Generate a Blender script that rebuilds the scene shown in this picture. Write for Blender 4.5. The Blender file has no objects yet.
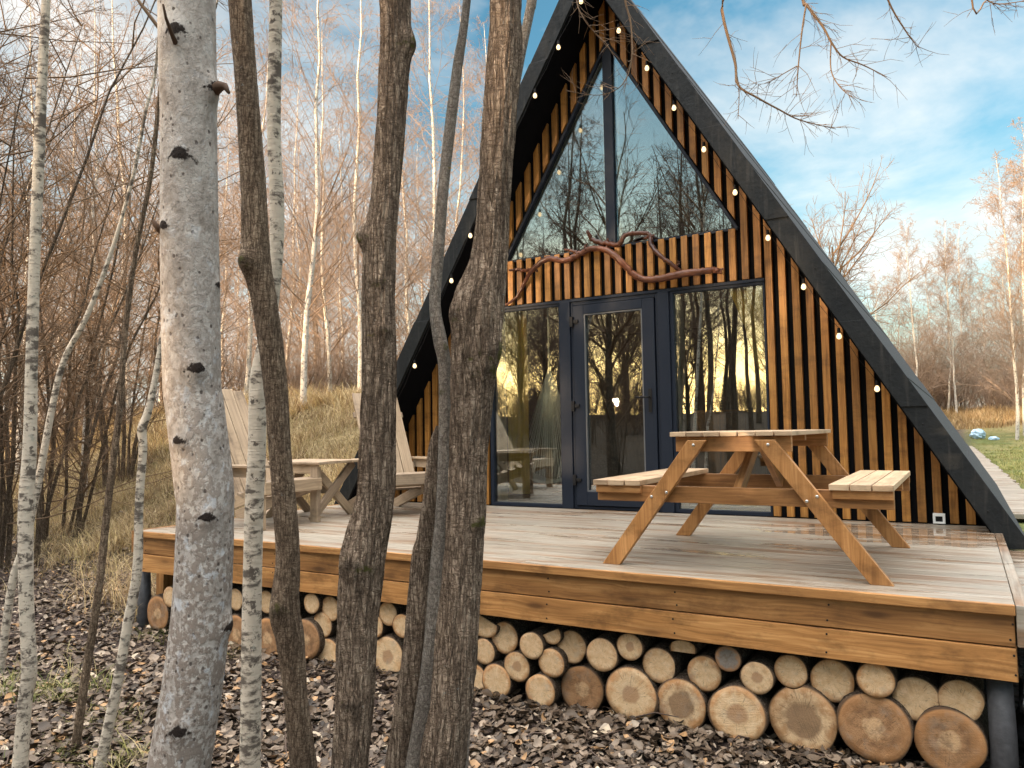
import bpy, math, random
import numpy as np
from mathutils import Vector, Matrix, noise as mnoise

R = math.radians
rnd = random.Random(7)
sc = bpy.context.scene
COL = sc.collection

# ------------------------------------------------------------------ camera frame (solved from the photo)
F, PIT, ROL, YAW = 767.65, R(3.506), R(-.909), R(30.346)
CAM = np.array([2.857, -6.823, .766])
_fw = np.array([-math.sin(YAW)*math.cos(PIT), math.cos(YAW)*math.cos(PIT), math.sin(PIT)])
_rt = np.array([math.cos(YAW), math.sin(YAW), 0.]); _up = np.cross(_rt, _fw)
_rt, _up = _rt*math.cos(ROL)+_up*math.sin(ROL), -_rt*math.sin(ROL)+_up*math.cos(ROL)

def ray(x, y): return _fw + _rt*(x-512)/F - _up*(y-384)/F
def at(x, y, ax, v):
    d = ray(x, y); i = 'XYZ'.index(ax); return CAM + d*(v-CAM[i])/d[i]
def dep(x, y, t): return CAM + ray(x, y)*t

# ------------------------------------------------------------------ mesh helpers
def set_props(o, label=None, cat=None, group=None, kind=None):
    if label: o['label'] = label
    if cat: o['category'] = cat
    if group: o['group'] = group
    if kind: o['kind'] = kind
    return o

def empty(name, loc=(0, 0, 0), label=None, cat=None, group=None, rz=0):
    o = bpy.data.objects.new(name, None); COL.objects.link(o)
    o.empty_display_size = .2
    o.location = loc; o.rotation_euler = (0, 0, rz)
    return set_props(o, label, cat, group)

def link(name, me, mat=None, parent=None, smooth=False, bevel=0):
    o = bpy.data.objects.new(name, me); COL.objects.link(o)
    if mat:
        for m in (mat if isinstance(mat, (list, tuple)) else [mat]): me.materials.append(m)
    if parent:
        o.parent = parent
        o.matrix_parent_inverse = Matrix.Identity(4)
    if smooth: me.polygons.foreach_set('use_smooth', [True]*len(me.polygons))
    if bevel:
        b = o.modifiers.new('Bevel', 'BEVEL'); b.width = bevel; b.segments = 2
        b.limit_method = 'ANGLE'; b.angle_limit = R(40)
    return o

class MB:
    """collects boxes, beams, prisms and tubes into ONE mesh, with wood-grain UVs (u along the grain, metres)"""
    def __init__(s, seed=None):
        s.v = []; s.f = []; s.uv = []; s.t = []; s.mi = []
        s.r = random.Random(seed if seed is not None else rnd.random())
    def face(s, idx, uvs, t, mi=0):
        s.f.append(idx); s.uv.append(uvs); s.t.append(t); s.mi.append(mi)
    def obox(s, c, ax, half, tint=None, mi=0):
        c = Vector(c); A = [Vector(a).normalized() for a in ax]
        L = max(range(3), key=lambda i: half[i])
        off = (s.r.uniform(0, 40), s.r.uniform(0, 40)); t = s.r.random() if tint is None else tint
        b = len(s.v); loc = []
        for i in (-1, 1):
            for j in (-1, 1):
                for k in (-1, 1):
                    q = (i*half[0], j*half[1], k*half[2]); loc.append(q)
                    s.v.append(tuple(c + A[0]*q[0] + A[1]*q[1] + A[2]*q[2]))
        flip = A[0].cross(A[1]).dot(A[2]) < 0
        for n, idx in ((0, (0, 1, 3, 2)), (0, (4, 6, 7, 5)), (1, (0, 4, 5, 1)), (1, (2, 3, 7, 6)), (2, (0, 2, 6, 4)), (2, (1, 5, 7, 3))):
            if flip: idx = idx[::-1]
            o = [a for a in range(3) if a != n]
            if n == L: u, w = o
            else: u = L; w = [a for a in o if a != L][0]
            s.face([b+i for i in idx], [(loc[i][u]+off[0]+(7 if n == L else 0), loc[i][w]+off[1]+n*.31) for i in idx], t, mi)
    def box(s, lo, hi, tint=None, mi=0):
        c = [(a+b)/2 for a, b in zip(lo, hi)]; h = [abs(b-a)/2 for a, b in zip(lo, hi)]
        s.obox(c, ((1, 0, 0), (0, 1, 0), (0, 0, 1)), h, tint, mi)
    def beam(s, p0, p1, w, th, side, tint=None, mi=0):
        """a bar from p0 to p1; w is its width along side, th its thickness across"""
        p0 = Vector(p0); p1 = Vector(p1); d = (p1-p0); l = d.length; d.normalize()
        sd = Vector(side); sd = (sd-d*sd.dot(d)).normalized(); n = d.cross(sd)
        s.obox((p0+p1)/2, (d, sd, n), (l/2, w/2, th/2), tint, mi)
    def prism(s, pts, axis, a, b, tint=None, mi=0, ulong=None):
        """polygon pts (in the two axes other than axis, in order) swept from a to b along axis"""
        o = [i for i in range(3) if i != axis]; n = len(pts); base = len(s.v)
        off = (s.r.uniform(0, 40), s.r.uniform(0, 40)); t = s.r.random() if tint is None else tint
        for val in (a, b):
            for p in pts:
                q = [0, 0, 0]; q[axis] = val; q[o[0]] = p[0]; q[o[1]] = p[1]; s.v.append(tuple(q))
        ar = sum(pts[i][0]*pts[(i+1) % n][1]-pts[(i+1) % n][0]*pts[i][1] for i in range(n))
        sgn = (ar > 0) != (axis == 1)
        if b < a: sgn = not sgn
        ui = 0 if ulong is None else ulong
        def uv2(p): return (p[ui]+off[0], p[1-ui]+off[1])
        i0 = list(range(base, base+n)); i1 = list(range(base+n, base+2*n))
        f0 = i0[::-1] if sgn else i0; f1 = i1 if sgn else i1[::-1]
        s.face(f0, [uv2(pts[i-base]) for i in f0], t, mi); s.face(f1, [uv2(pts[i-base-n]) for i in f1], t, mi)
        for i in range(n):
            j = (i+1) % n; q = [i0[i], i0[j], i1[j], i1[i]]
            l = math.dist(pts[i], pts[j]); D = abs(b-a)
            uvq = [(off[0], off[1]), (off[0]+l, off[1]), (off[0]+l, off[1]+D), (off[0], off[1]+D)]
            if D > l: uvq = [(p[1]-off[1]+off[0], p[0]) for p in uvq]
            if not sgn: q = q[::-1]; uvq = uvq[::-1]
            s.face(q, uvq, t, mi)
    def tube(s, path, rad, k=8, cap=True, tint=None, mi=0):
        P = [Vector(p) for p in path]; n = len(P); b = len(s.v); t = s.r.random() if tint is None else tint
        off = s.r.uniform(0, 20)
        ref = Vector((.31, .77, .55)); T0 = (P[1]-P[0]).normalized()
        if abs(ref.dot(T0)) > .9: ref = Vector((1, 0, 0))
        U = (ref-T0*ref.dot(T0)).normalized(); L = 0; Ls = []
        for i in range(n):
            T = (P[min(i+1, n-1)]-P[max(i-1, 0)]).normalized()
            U = (U-T*U.dot(T)).normalized(); W = T.cross(U)
            r = rad[i] if hasattr(rad, '__len__') else rad
            if i: L += (P[i]-P[i-1]).length
            Ls.append(L)
            for j in range(k):
                a = 2*math.pi*j/k; s.v.append(tuple(P[i]+(U*math.cos(a)+W*math.sin(a))*r))
        r0 = rad[0] if hasattr(rad, '__len__') else rad
        for i in range(n-1):
            for j in range(k):
                j2 = (j+1) % k
                s.face([b+i*k+j, b+i*k+j2, b+(i+1)*k+j2, b+(i+1)*k+j],
                       [(Ls[i]+off, j*r0*6.28/k), (Ls[i]+off, (j+1)*r0*6.28/k), (Ls[i+1]+off, (j+1)*r0*6.28/k), (Ls[i+1]+off, j*r0*6.28/k)], t, mi)
        if cap:
            c0 = [b+j for j in range(k)][::-1]; c1 = [b+(n-1)*k+j for j in range(k)]
            for c in (c0, c1): s.face(c, [(s.v[i][0], s.v[i][2]) for i in c], t, mi)
    def lathe(s, c, prof, k=16, axis=(0, 0, 1), mi=0):
        A = Vector(axis).normalized(); c = Vector(c)
        s.tube([c+A*z for r, z in prof], [max(r, 1e-4) for r, z in prof], k, True, mi=mi)
    def mesh(s, name):
        me = bpy.data.meshes.new(name); me.from_pydata(s.v, [], s.f)
        ul = me.uv_layers.new(name='UVMap'); ul.data.foreach_set('uv', [c for f in s.uv for p in f for c in p])
        at_ = me.attributes.new('tint', 'FLOAT', 'FACE'); at_.data.foreach_set('value', s.t)
        if any(s.mi): me.polygons.foreach_set('material_index', s.mi)
        me.update(); return me
    def build(s, name, mat=None, parent=None, smooth=False, bevel=0):
        return link(name, s.mesh(name), mat, parent, smooth, bevel)

def np_mesh(name, V, Q, col=None, uv=None):
    """mesh from numpy: V (n,3), Q (m,4) quads; col per vertex (n,3); uv per vertex (n,2)"""
    me = bpy.data.meshes.new(name); n = len(V); m = len(Q); k = Q.shape[1]
    me.vertices.add(n); me.vertices.foreach_set('co', np.ascontiguousarray(V, dtype=np.float32).ravel())
    me.loops.add(m*k); me.loops.foreach_set('vertex_index', np.ascontiguousarray(Q, dtype=np.int32).ravel())
    me.polygons.add(m); me.polygons.foreach_set('loop_start', np.arange(0, m*k, k, dtype=np.int32))
    if col is not None:
        a = me.attributes.new('Col', 'FLOAT_COLOR', 'POINT')
        c4 = np.ones((n, 4), np.float32); c4[:, :3] = col; a.data.foreach_set('color', c4.ravel())
    if uv is not None:
        ul = me.uv_layers.new(name='UVMap'); ul.data.foreach_set('uv', np.ascontiguousarray(uv[Q.ravel()], dtype=np.float32).ravel())
    me.update(calc_edges=True); me.validate(); return me

def tubes(P, Rr, k=3):
    """many tubes at once: P (n,m,3), Rr (n,m) -> V, Q"""
    n, m, _ = P.shape
    T = np.empty_like(P); T[:, 1:-1] = P[:, 2:]-P[:, :-2]; T[:, 0] = P[:, 1]-P[:, 0]; T[:, -1] = P[:, -1]-P[:, -2]
    T /= np.linalg.norm(T, axis=2, keepdims=True)+1e-9
    ref = np.where(np.abs(T[:, :1, 2:3]) > .8, np.array([1., .13, 0]), np.array([.1, .05, 1.]))
    U = ref-T*(T*ref).sum(2, keepdims=True); U /= np.linalg.norm(U, axis=2, keepdims=True)+1e-9
    W = np.cross(T, U); a = np.arange(k)*2*np.pi/k
    V = P[:, :, None]+Rr[:, :, None, None]*(U[:, :, None]*np.cos(a)[:, None]+W[:, :, None]*np.sin(a)[:, None])
    idx = np.arange(n*m*k).reshape(n, m, k); nx = np.roll(idx, -1, axis=2)
    Q = np.stack([idx[:, :-1], nx[:, :-1], nx[:, 1:], idx[:, 1:]], -1).reshape(-1, 4)
    return V.reshape(-1, 3), Q

def merge(parts):
    Vs = []; Qs = []; b = 0
    for V, Q in parts: Vs.append(V); Qs.append(Q+b); b += len(V)
    return np.concatenate(Vs), np.concatenate(Qs)

# ------------------------------------------------------------------ materials
class NT:
    def __init__(s, name):
        s.m = bpy.data.materials.new(name); s.m.use_nodes = True; s.t = s.m.node_tree; s.t.nodes.clear()
        s.out = s.n('ShaderNodeOutputMaterial'); s.b = s.n('ShaderNodeBsdfPrincipled'); s.l(s.b.outputs[0], s.out.inputs[0])
    def n(s, t, **k):
        x = s.t.nodes.new(t)
        for a, v in k.items():
            if a.startswith('i_'): x.inputs[a[2:].replace('_', ' ')].default_value = v
            else: setattr(x, a, v)
        return x
    def l(s, a, b): s.t.links.new(a, b)
    def math(s, op, a, b=None, c=None, clamp=False):
        x = s.n('ShaderNodeMath', operation=op, use_clamp=clamp)
        for i, v in enumerate((a, b, c)):
            if v is None: continue
            if isinstance(v, (int, float)): x.inputs[i].default_value = v
            else: s.l(v, x.inputs[i])
        return x.outputs[0]
    def mix(s, fac, a, b, mode='MIX'):
        x = s.n('ShaderNodeMix', data_type='RGBA', blend_type=mode)
        for i, v in ((0, fac), (6, a), (7, b)):
            if isinstance(v, (int, float)): x.inputs[i].default_value = v
            elif isinstance(v, tuple): x.inputs[i].default_value = (*v, 1) if len(v) == 3 else v
            else: s.l(v, x.inputs[i])
        return x.outputs[2]
    def ramp(s, fac, stops):
        x = s.n('ShaderNodeValToRGB'); e = x.color_ramp.elements
        while len(e) < len(stops): e.new(.5)
        for q, (p, c) in zip(e, stops):
            q.position = p; q.color = (*c, 1) if isinstance(c, tuple) else (c, c, c, 1)
        s.l(fac, x.inputs[0]); return x.outputs[0]
    def coord(s, scale=(1, 1, 1), kind='Object', loc=(0, 0, 0)):
        c = s.n('ShaderNodeTexCoord'); m = s.n('ShaderNodeMapping'); m.inputs['Scale'].default_value = scale; m.inputs['Location'].default_value = loc
        s.l(c.outputs[kind], m.inputs[0]); return m.outputs[0]
    def noise(s, co, scale=1, detail=4, rough=.55, dist=0.):
        x = s.n('ShaderNodeTexNoise'); x.inputs['Scale'].default_value = scale; x.inputs['Detail'].default_value = detail
        x.inputs['Roughness'].default_value = rough; x.inputs['Distortion'].default_value = dist; s.l(co, x.inputs['Vector']); return x.outputs['Fac']
    def voro(s, co, scale=1, feature='F1', out='Distance', rand=1):
        x = s.n('ShaderNodeTexVoronoi', feature=feature); x.inputs['Scale'].default_value = scale; x.inputs['Randomness'].default_value = rand
        s.l(co, x.inputs['Vector']); return x.outputs[out]
    def attr(s, name, out='Fac'):
        x = s.n('ShaderNodeAttribute', attribute_name=name); return x.outputs[out]
    def bump(s, h, strength=.5, dist=.01):
        x = s.n('ShaderNodeBump'); x.inputs['Strength'].default_value = strength; x.inputs['Distance'].default_value = dist
        s.l(h, x.inputs['Height']); s.l(x.outputs[0], s.b.inputs['Normal']); return x
    def set(s, **k):
        for a, v in k.items():
            i = s.b.inputs[a.replace('_', ' ')]
            if isinstance(v, (int, float)): i.default_value = v
            elif isinstance(v, tuple): i.default_value = (*v, 1) if len(v) == 3 else v
            else: s.l(v, i)
        return s.m

def wood(name, lo, mid, hi, rough=.55, knots=.6, grey=0., spec=.35):
    t = NT(name)
    co = t.coord(kind='UV'); tint = t.attr('tint')
    def sc_(x, y):
        m = t.n('ShaderNodeMapping'); m.inputs['Scale'].default_value = (x, y, 1); t.l(co, m.inputs[0]); return m.outputs[0]
    # the grain bends round knots: warp v by a broad noise
    warp = t.noise(sc_(3, 9), 1, 2)
    cv = t.n('ShaderNodeCombineXYZ'); t.l(t.math('MULTIPLY', t.math('SUBTRACT', warp, .5), .05), cv.inputs[1])
    va = t.n('ShaderNodeVectorMath', operation='ADD'); t.l(co, va.inputs[0]); t.l(cv.outputs[0], va.inputs[1])
    m2 = t.n('ShaderNodeMapping'); m2.inputs['Scale'].default_value = (2.2, 70, 1); t.l(va.outputs[0], m2.inputs[0])
    g = t.noise(m2.outputs[0], 1, 5, .6)
    broad = t.noise(sc_(1.6, 14), 1, 3)
    f = t.math('ADD', t.math('MULTIPLY', g, .6), t.math('MULTIPLY', broad, .4))
    c = t.ramp(f, [(.32, lo), (.5, mid), (.68, hi)])
    kd = t.voro(sc_(2.3, 8.5), 1)
    k = t.math('MULTIPLY', t.ramp(kd, [(.07, 1.), (.17, 0.)]), knots)
    c = t.mix(k, c, tuple(x*.28 for x in lo))
    halo = t.math('MULTIPLY', t.ramp(kd, [(.1, 1.), (.55, 0.)]), knots*.6)
    c = t.mix(halo, c, lo)
    # planks differ
    c = t.mix(1., c, t.ramp(tint, [(0, (.66, .63, .60)), (.5, (1, 1, 1)), (1, (1.24, 1.22, 1.17))]), 'MULTIPLY')
    if grey: c = t.mix(t.math('MULTIPLY', t.noise(sc_(.9, 5), 1, 4), grey), c, (.34, .31, .285))
    # grime
    d = t.noise(t.coord((2.6, 2.6, 5)), 1.3, 6, .68)
    c = t.mix(t.ramp(d, [(.5, 0.), (.68, .6)]), c, tuple(x*.45 for x in lo))
    t.bump(f, .35, .004)
    return t.set(Base_Color=c, Roughness=rough, Specular_IOR_Level=spec)

def plain(name, c, rough=.5, metal=0., var=.25, bump=.0, scale=14, spec=.5):
    t = NT(name); n = t.noise(t.coord((1, 1, 1)), scale, 5)
    cc = t.mix(n, tuple(x*(1-var) for x in c), tuple(min(1, x*(1+var)) for x in c))
    if bump: t.bump(n, bump, .01)
    return t.set(Base_Color=cc, Roughness=rough, Metallic=metal, Specular_IOR_Level=spec)

M = {}
M['batten'] = wood('stained_battens', (.14, .055, .011), (.34, .15, .034), (.48, .24, .064), .5, .5)
M['board'] = wood('stained_boards', (.15, .065, .02), (.36, .17, .055), (.55, .30, .115), .55, 1.)
M['table'] = wood('table_wood', (.17, .07, .02), (.34, .16, .054), (.49, .255, .10), .5, .7)
M['table_top'] = wood('weathered_tops', (.27, .17, .09), (.47, .32, .19), (.6, .44, .29), .5, .4, .25)
M['chairs'] = wood('greyed_pine', (.20, .135, .082), (.36, .255, .16), (.50, .38, .26), .6, .6, .25)
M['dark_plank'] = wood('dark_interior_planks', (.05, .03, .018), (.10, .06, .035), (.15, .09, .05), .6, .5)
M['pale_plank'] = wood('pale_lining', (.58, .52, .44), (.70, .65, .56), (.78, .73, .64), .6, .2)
M['back'] = plain('black_backing', (.006, .006, .007), .95, spec=.05)
M['frame'] = plain('anthracite_frame', (.010, .0145, .025), .55, 0, .1, .05, 60, .22)
M['white'] = plain('white_plastic', (.78, .78, .76), .4, 0, .05)
M['metal'] = plain('bolt_metal', (.6, .6, .58), .35, 1.)
M['black'] = plain('black_metal', (.012, .011, .011), .6, spec=.2)
M['cord'] = plain('cotton_cord', (.82, .78, .7), .9)
M['bead'] = plain('grey_bead', (.09, .092, .095), .5, 0, .1)
M['curtain'] = plain('mustard_curtain', (.80, .52, .08), .85, 0, .2)
M['cabinet'] = wood('cabinet_wood', (.16, .06, .015), (.27, .11, .03), (.36, .16, .05), .5, .3)
M['post'] = plain('tarred_post', (.055, .055, .06), .6, 0, .6, .5, 30)
M['plastic'] = plain('black_sheet', (.012, .012, .013), .25, 0, .3)
M['bag'] = plain('blue_bag', (.42, .58, .74), .35, 0, .4, .6, 9)

def fascia_mat():
    t = NT('roof_fascia'); n = t.noise(t.coord(), 3.2, 6, .6); n2 = t.noise(t.coord(), 26, 3)
    c = t.ramp(n, [(.3, (.006, .0075, .009)), (.6, (.011, .0125, .0135)), (.8, (.026, .023, .02))])
    st = t.ramp(t.noise(t.coord((9, 9, .7)), 3, 4, .6), [(.55, 0.), (.72, .5)]); c = t.mix(st, c, (.045, .042, .038)); t.bump(t.math('ADD', n, t.math('MULTIPLY', n2, .4)), .4, .025)
    return t.set(Base_Color=c, Roughness=t.ramp(n2, [(.3, .55), (.7, .75)]), Specular_IOR_Level=.22)
M['fascia'] = fascia_mat()
def felt_mat():
    t = NT('roof_felt'); n = t.noise(t.coord(), 180, 2); b = t.noise(t.coord(), 2, 4)
    c = t.mix(b, (.012, .013, .015), (.028, .028, .031)); c = t.mix(t.ramp(n, [(.6, 0.), (.75, .6)]), c, (.12, .12, .13))
    t.bump(n, .4, .004)
    return t.set(Base_Color=c, Roughness=.85)
M['felt'] = felt_mat()
def glass_mat():
    t = NT('window_glass'); t.t.nodes.remove(t.b)
    lw = t.n('ShaderNodeFresnel'); lw.inputs[0].default_value = 1.5
    f = t.math('ADD', t.math('MULTIPLY', lw.outputs[0], 1.6), .20, clamp=True)
    g = t.n('ShaderNodeBsdfGlossy'); g.inputs['Roughness'].default_value = 0.; g.inputs['Color'].default_value = (.93, .97, 1, 1)
    wob = t.noise(t.coord(), 1.7, 1); bp = t.n('ShaderNodeBump'); bp.inputs['Strength'].default_value = .02; bp.inputs['Distance'].default_value = .02
    t.l(wob, bp.inputs['Height']); t.l(bp.outputs[0], g.inputs['Normal'])
    tr = t.n('ShaderNodeBsdfTransparent'); tr.inputs['Color'].default_value = (.88, .92, .9, 1)
    mx = t.n('ShaderNodeMixShader'); t.l(f, mx.inputs[0]); t.l(tr.outputs[0], mx.inputs[1]); t.l(g.outputs[0], mx.inputs[2]); t.l(mx.outputs[0], t.out.inputs[0])
    return t.m
M['glass'] = glass_mat()
def bulb_mat():
    t = NT('lit_bulb'); return t.set(Base_Color=(.5, .4, .25), Emission_Color=(1, .70, .36), Emission_Strength=.62)
M['bulb'] = bulb_mat()

def deck_mat():
    t = NT('wet_deck_boards'); co = t.coord(kind='UV'); tint = t.attr('tint'); ob = t.coord()
    def sc_(x, y, src=co, loc=(0, 0, 0)):
        m = t.n('ShaderNodeMapping'); m.inputs['Scale'].default_value = (x, y, 1); m.inputs['Location'].default_value = loc; t.l(src, m.inputs[0]); return m.outputs[0]
    g = t.noise(sc_(2.2, 60), 1, 5, .6)
    stain = t.noise(sc_(.8, 5), 1, 6, .65)
    c = t.ramp(g, [(.3, (.175, .15, .115)), (.5, (.30, .262, .21)), (.7, (.40, .358, .30))])
    brown = t.ramp(g, [(.3, (.11, .052, .022)), (.7, (.235, .125, .055))])
    c = t.mix(t.ramp(stain, [(.48, 0.), (.62, .8)]), c, brown)
    c = t.mix(1., c, t.ramp(tint, [(0, (.84, .82, .8)), (1, (1.12, 1.12, 1.12))]), 'MULTIPLY')
    # puddles and damp patches: darker wood and a smooth film of water; one large puddle lies by the right-hand battens
    sx = t.n('ShaderNodeSeparateXYZ'); t.l(ob, sx.inputs[0])
    dx = t.math('MULTIPLY', t.math('SUBTRACT', sx.outputs[0], 2.45), 1.15); dy = t.math('MULTIPLY', t.math('SUBTRACT', sx.outputs[1], -.72), 2.0)
    pr = t.math('SQRT', t.math('ADD', t.math('MULTIPLY', dx, dx), t.math('MULTIPLY', dy, dy)))
    pn = t.noise(sc_(1.7, 7, ob), 1, 4, .55)
    pud = t.ramp(t.math('SUBTRACT', t.math('ADD', pn, .33), t.math('MULTIPLY', pr, .36)), [(.5, 0.), (.55, 1.)])
    wet = t.ramp(t.noise(sc_(.9, 5.5, ob, (3, 1, 0)), 1, 4, .6), [(.55, 0.), (.64, 1.)])
    w = t.math('MAXIMUM', pud, t.math('MULTIPLY', wet, .8))
    c = t.mix(t.math('MULTIPLY', w, .5), c, brown)
    rgh = t.math('SUBTRACT', t.ramp(stain, [(.35, .3), (.65, .5)]), t.math('MULTIPLY', w, .27), clamp=True)
    rgh = t.math('MULTIPLY', rgh, t.math('SUBTRACT', 1., t.math('MULTIPLY', pud, .92)))
    bp = t.bump(g, .25, .003)
    st = t.math('MULTIPLY', t.math('SUBTRACT', 1., t.math('MULTIPLY', pud, .97)), .25); t.l(st, bp.inputs['Strength'])
    return t.set(Base_Color=c, Roughness=rgh, Specular_IOR_Level=.6)
M['deck'] = deck_mat()

def log_face(name, pale, heart, hr, dark):
    """cut end of a log: UV centred on the pith, radius 1 at the bark"""
    t = NT(name); co = t.coord(kind='UV'); oi = t.n('ShaderNodeObjectInfo')
    ad = t.n('ShaderNodeVectorMath', operation='ADD'); t.l(co, ad.inputs[0]); 
    cr = t.n('ShaderNodeCombineXYZ'); t.l(t.math('MULTIPLY', oi.outputs['Random'], 31.), cr.inputs[2]); t.l(cr.outputs[0], ad.inputs[1]); p = ad.outputs[0]
    ln = t.n('ShaderNodeVectorMath', operation='LENGTH'); t.l(co, ln.inputs[0])
    wob = t.math('MULTIPLY', t.math('SUBTRACT', t.noise(p, 2.2, 3), .5), .35)
    rr = t.math('ADD', ln.outputs['Value'], wob)
    ring = t.n('ShaderNodeTexNoise'); cx = t.n('ShaderNodeCombineXYZ'); t.l(t.math('MULTIPLY', rr, 22.), cx.inputs[0]); t.l(t.math('MULTIPLY', oi.outputs['Random'], 50.), cx.inputs[1])
    t.l(cx.outputs[0], ring.inputs['Vector']); ring.inputs['Scale'].default_value = 1; ring.inputs['Detail'].default_value = 1
    blot = t.noise(p, 3.1, 5, .65); fine = t.noise(p, 26, 4, .7)
    c = t.mix(t.ramp(blot, [(.35, 0.), (.7, 1.)]), pale, tuple(x*y for x, y in zip(pale, (.74, .58, .42))))
    c = t.mix(t.math('MULTIPLY', ring.outputs['Fac'], .6), c, tuple(x*.5 for x in pale))
    c = t.mix(t.ramp(rr, [(hr-.05, .85 if hr > 0 else 0.), (hr+.05, 0.)]), c, heart)
    c = t.mix(t.math('MULTIPLY', t.ramp(blot, [(.45, 0.), (.62, 1.)]), dark), c, (.055, .035, .02))
    c = t.mix(t.math('MULTIPLY', fine, .4), c, tuple(x*.6 for x in pale))
    # radial cracks
    sp = t.n('ShaderNodeSeparateXYZ'); t.l(co, sp.inputs[0]); an = t.math('ARCTAN2', sp.outputs[1], sp.outputs[0])
    ca = t.n('ShaderNodeCombineXYZ'); t.l(t.math('MULTIPLY', an, 5.), ca.inputs[0]); t.l(rr, ca.inputs[1]); t.l(t.math('MULTIPLY', oi.outputs['Random'], 77.), ca.inputs[2])
    cn = t.noise(ca.outputs[0], 1, 2); crk = t.ramp(t.math('ABSOLUTE', t.math('SUBTRACT', cn, .56)), [(0, 1.), (.012, 0.)])
    c = t.mix(t.math('MULTIPLY', crk, .75), c, (.07, .045, .025))
    # chainsaw kerfs, orange sap stain near the rim, grey weathering; every log ages differently
    ang = t.math('MULTIPLY', oi.outputs['Random'], 6.28); sv = t.math('ADD', t.math('MULTIPLY', sp.outputs[0], t.math('COSINE', ang)), t.math('MULTIPLY', sp.outputs[1], t.math('SINE', ang)))
    kc = t.n('ShaderNodeCombineXYZ'); t.l(t.math('MULTIPLY', sv, 17.), kc.inputs[0]); t.l(t.math('MULTIPLY', oi.outputs['Random'], 91.), kc.inputs[1]); kerf = t.noise(kc.outputs[0], 1, 3, .7)
    c = t.mix(t.math('MULTIPLY', t.ramp(kerf, [(.35, 0.), (.75, 1.)]), .28), c, tuple(x*y for x, y in zip(pale, (.58, .46, .36))))
    sap = t.math('MULTIPLY', t.ramp(t.math('ADD', rr, t.math('MULTIPLY', t.math('SUBTRACT', blot, .5), .9)), [(.62, 0.), (.95, 1.)]), t.math('ADD', .25, t.math('MULTIPLY', oi.outputs['Random'], .6)))
    c = t.mix(sap, c, (.48, .22, .075))
    gw_ = t.math('MULTIPLY', t.ramp(t.noise(p, 1.6, 4, .6), [(.52, 0.), (.68, 1.)]), t.math('FRACT', t.math('MULTIPLY', oi.outputs['Random'], 7.3))); c = t.mix(t.math('MULTIPLY', gw_, .5), c, (.30, .25, .20))
    c = t.mix(t.ramp(ln.outputs['Value'], [(.93, 0.), (.985, 1.)]), c, (.11, .06, .03))
    t.bump(t.math('ADD', t.math('ADD', fine, kerf), t.math('MULTIPLY', ring.outputs['Fac'], .5)), .45, .006)
    return t.set(Base_Color=c, Roughness=.75)
M['log_pale'] = log_face('cut_end_pale', (.90, .65, .39), (.42, .21, .08), 0., 0.)
M['log_heart'] = log_face('cut_end_heart', (.90, .66, .40), (.34, .165, .075), .34, 0.)
M['log_dark'] = log_face('cut_end_darkheart', (.80, .57, .34), (.13, .055, .02), .5, .45)
M['log_brown'] = log_face('cut_end_brown', (.46, .255, .12), (.70, .46, .25), .3, .6)
M['log_grey'] = log_face('cut_end_grey', (.30, .27, .24), (.3, .27, .24), 0., .2)

def bark_mat(name, lo, mid, hi, lichen=(.45, .47, .43), la=.5, zs=.1, fs=60):
    """long vertical ridges and furrows, broken across, with lichen specks"""
    t = NT(name)
    n1 = t.noise(t.coord((1, 1, zs)), fs, 4, .55, .35); n2 = t.noise(t.coord((1, 1, zs*2.6)), fs*2.3, 4, .6, .5)
    r1 = t.ramp(t.math('ABSOLUTE', t.math('SUBTRACT', n1, .5)), [(0., 0.), (.085, 1.)]); r2 = t.ramp(t.math('ABSOLUTE', t.math('SUBTRACT', n2, .5)), [(0., 0.), (.11, 1.)])
    fine = t.noise(t.coord((1, 1, .45)), 230, 4, .65); br = t.noise(t.coord((1, 1, .4)), 6, 5, .6)
    cr = t.ramp(t.math('ABSOLUTE', t.math('SUBTRACT', t.noise(t.coord((.6, .6, 1.6)), 34, 3, .5, 1.), .5)), [(0., .35), (.05, 1.)])
    h = t.math('MULTIPLY', t.math('ADD', t.math('MULTIPLY', r1, .6), t.math('MULTIPLY', r2, .4)), cr)
    c = t.ramp(t.math('ADD', t.math('MULTIPLY', h, .75), t.math('MULTIPLY', fine, .3)), [(.1, lo), (.55, mid), (1., hi)])
    c = t.mix(1., c, t.ramp(br, [(.3, (.68, .66, .64)), (.7, (1.3, 1.28, 1.25))]), 'MULTIPLY')
    ls = t.ramp(t.noise(t.coord(), 58, 4, .6), [(.655, 0.), (.69, 1.)]); sel = t.ramp(t.noise(t.coord(), 6, 3), [(.5, 0.), (.6, 1.)])
    c = t.mix(t.math('MULTIPLY', t.math('MULTIPLY', ls, la), sel), c, lichen)
    ys = t.ramp(t.noise(t.coord(loc=(5, 2, 1)), 21, 3, .5), [(.745, 0.), (.77, .7)]); c = t.mix(ys, c, (.30, .22, .035))
    kn = t.attr('tint'); c = t.mix(t.math('MULTIPLY', kn, .6), c, tuple(x*.7 for x in lo))
    ms = t.math('MULTIPLY', t.ramp(t.noise(t.coord(loc=(1, 8, 3)), 17, 5, .65), [(.5, 0.), (.6, .85)]), t.ramp(kn, [(.02, 0.), (.2, 1.)])); c = t.mix(ms, c, (.085, .085, .015))
    t.bump(t.math('ADD', h, t.math('MULTIPLY', fine, .3)), .9, .010)
    return t.set(Base_Color=c, Roughness=.9, Specular_IOR_Level=.2)
M['bark'] = bark_mat('furrowed_bark', (.034, .022, .015), (.245, .178, .128), (.50, .395, .30))
M['bark2'] = bark_mat('brown_stem_bark', (.034, .022, .015), (.235, .168, .115), (.46, .36, .26), zs=.14, fs=75)
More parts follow.
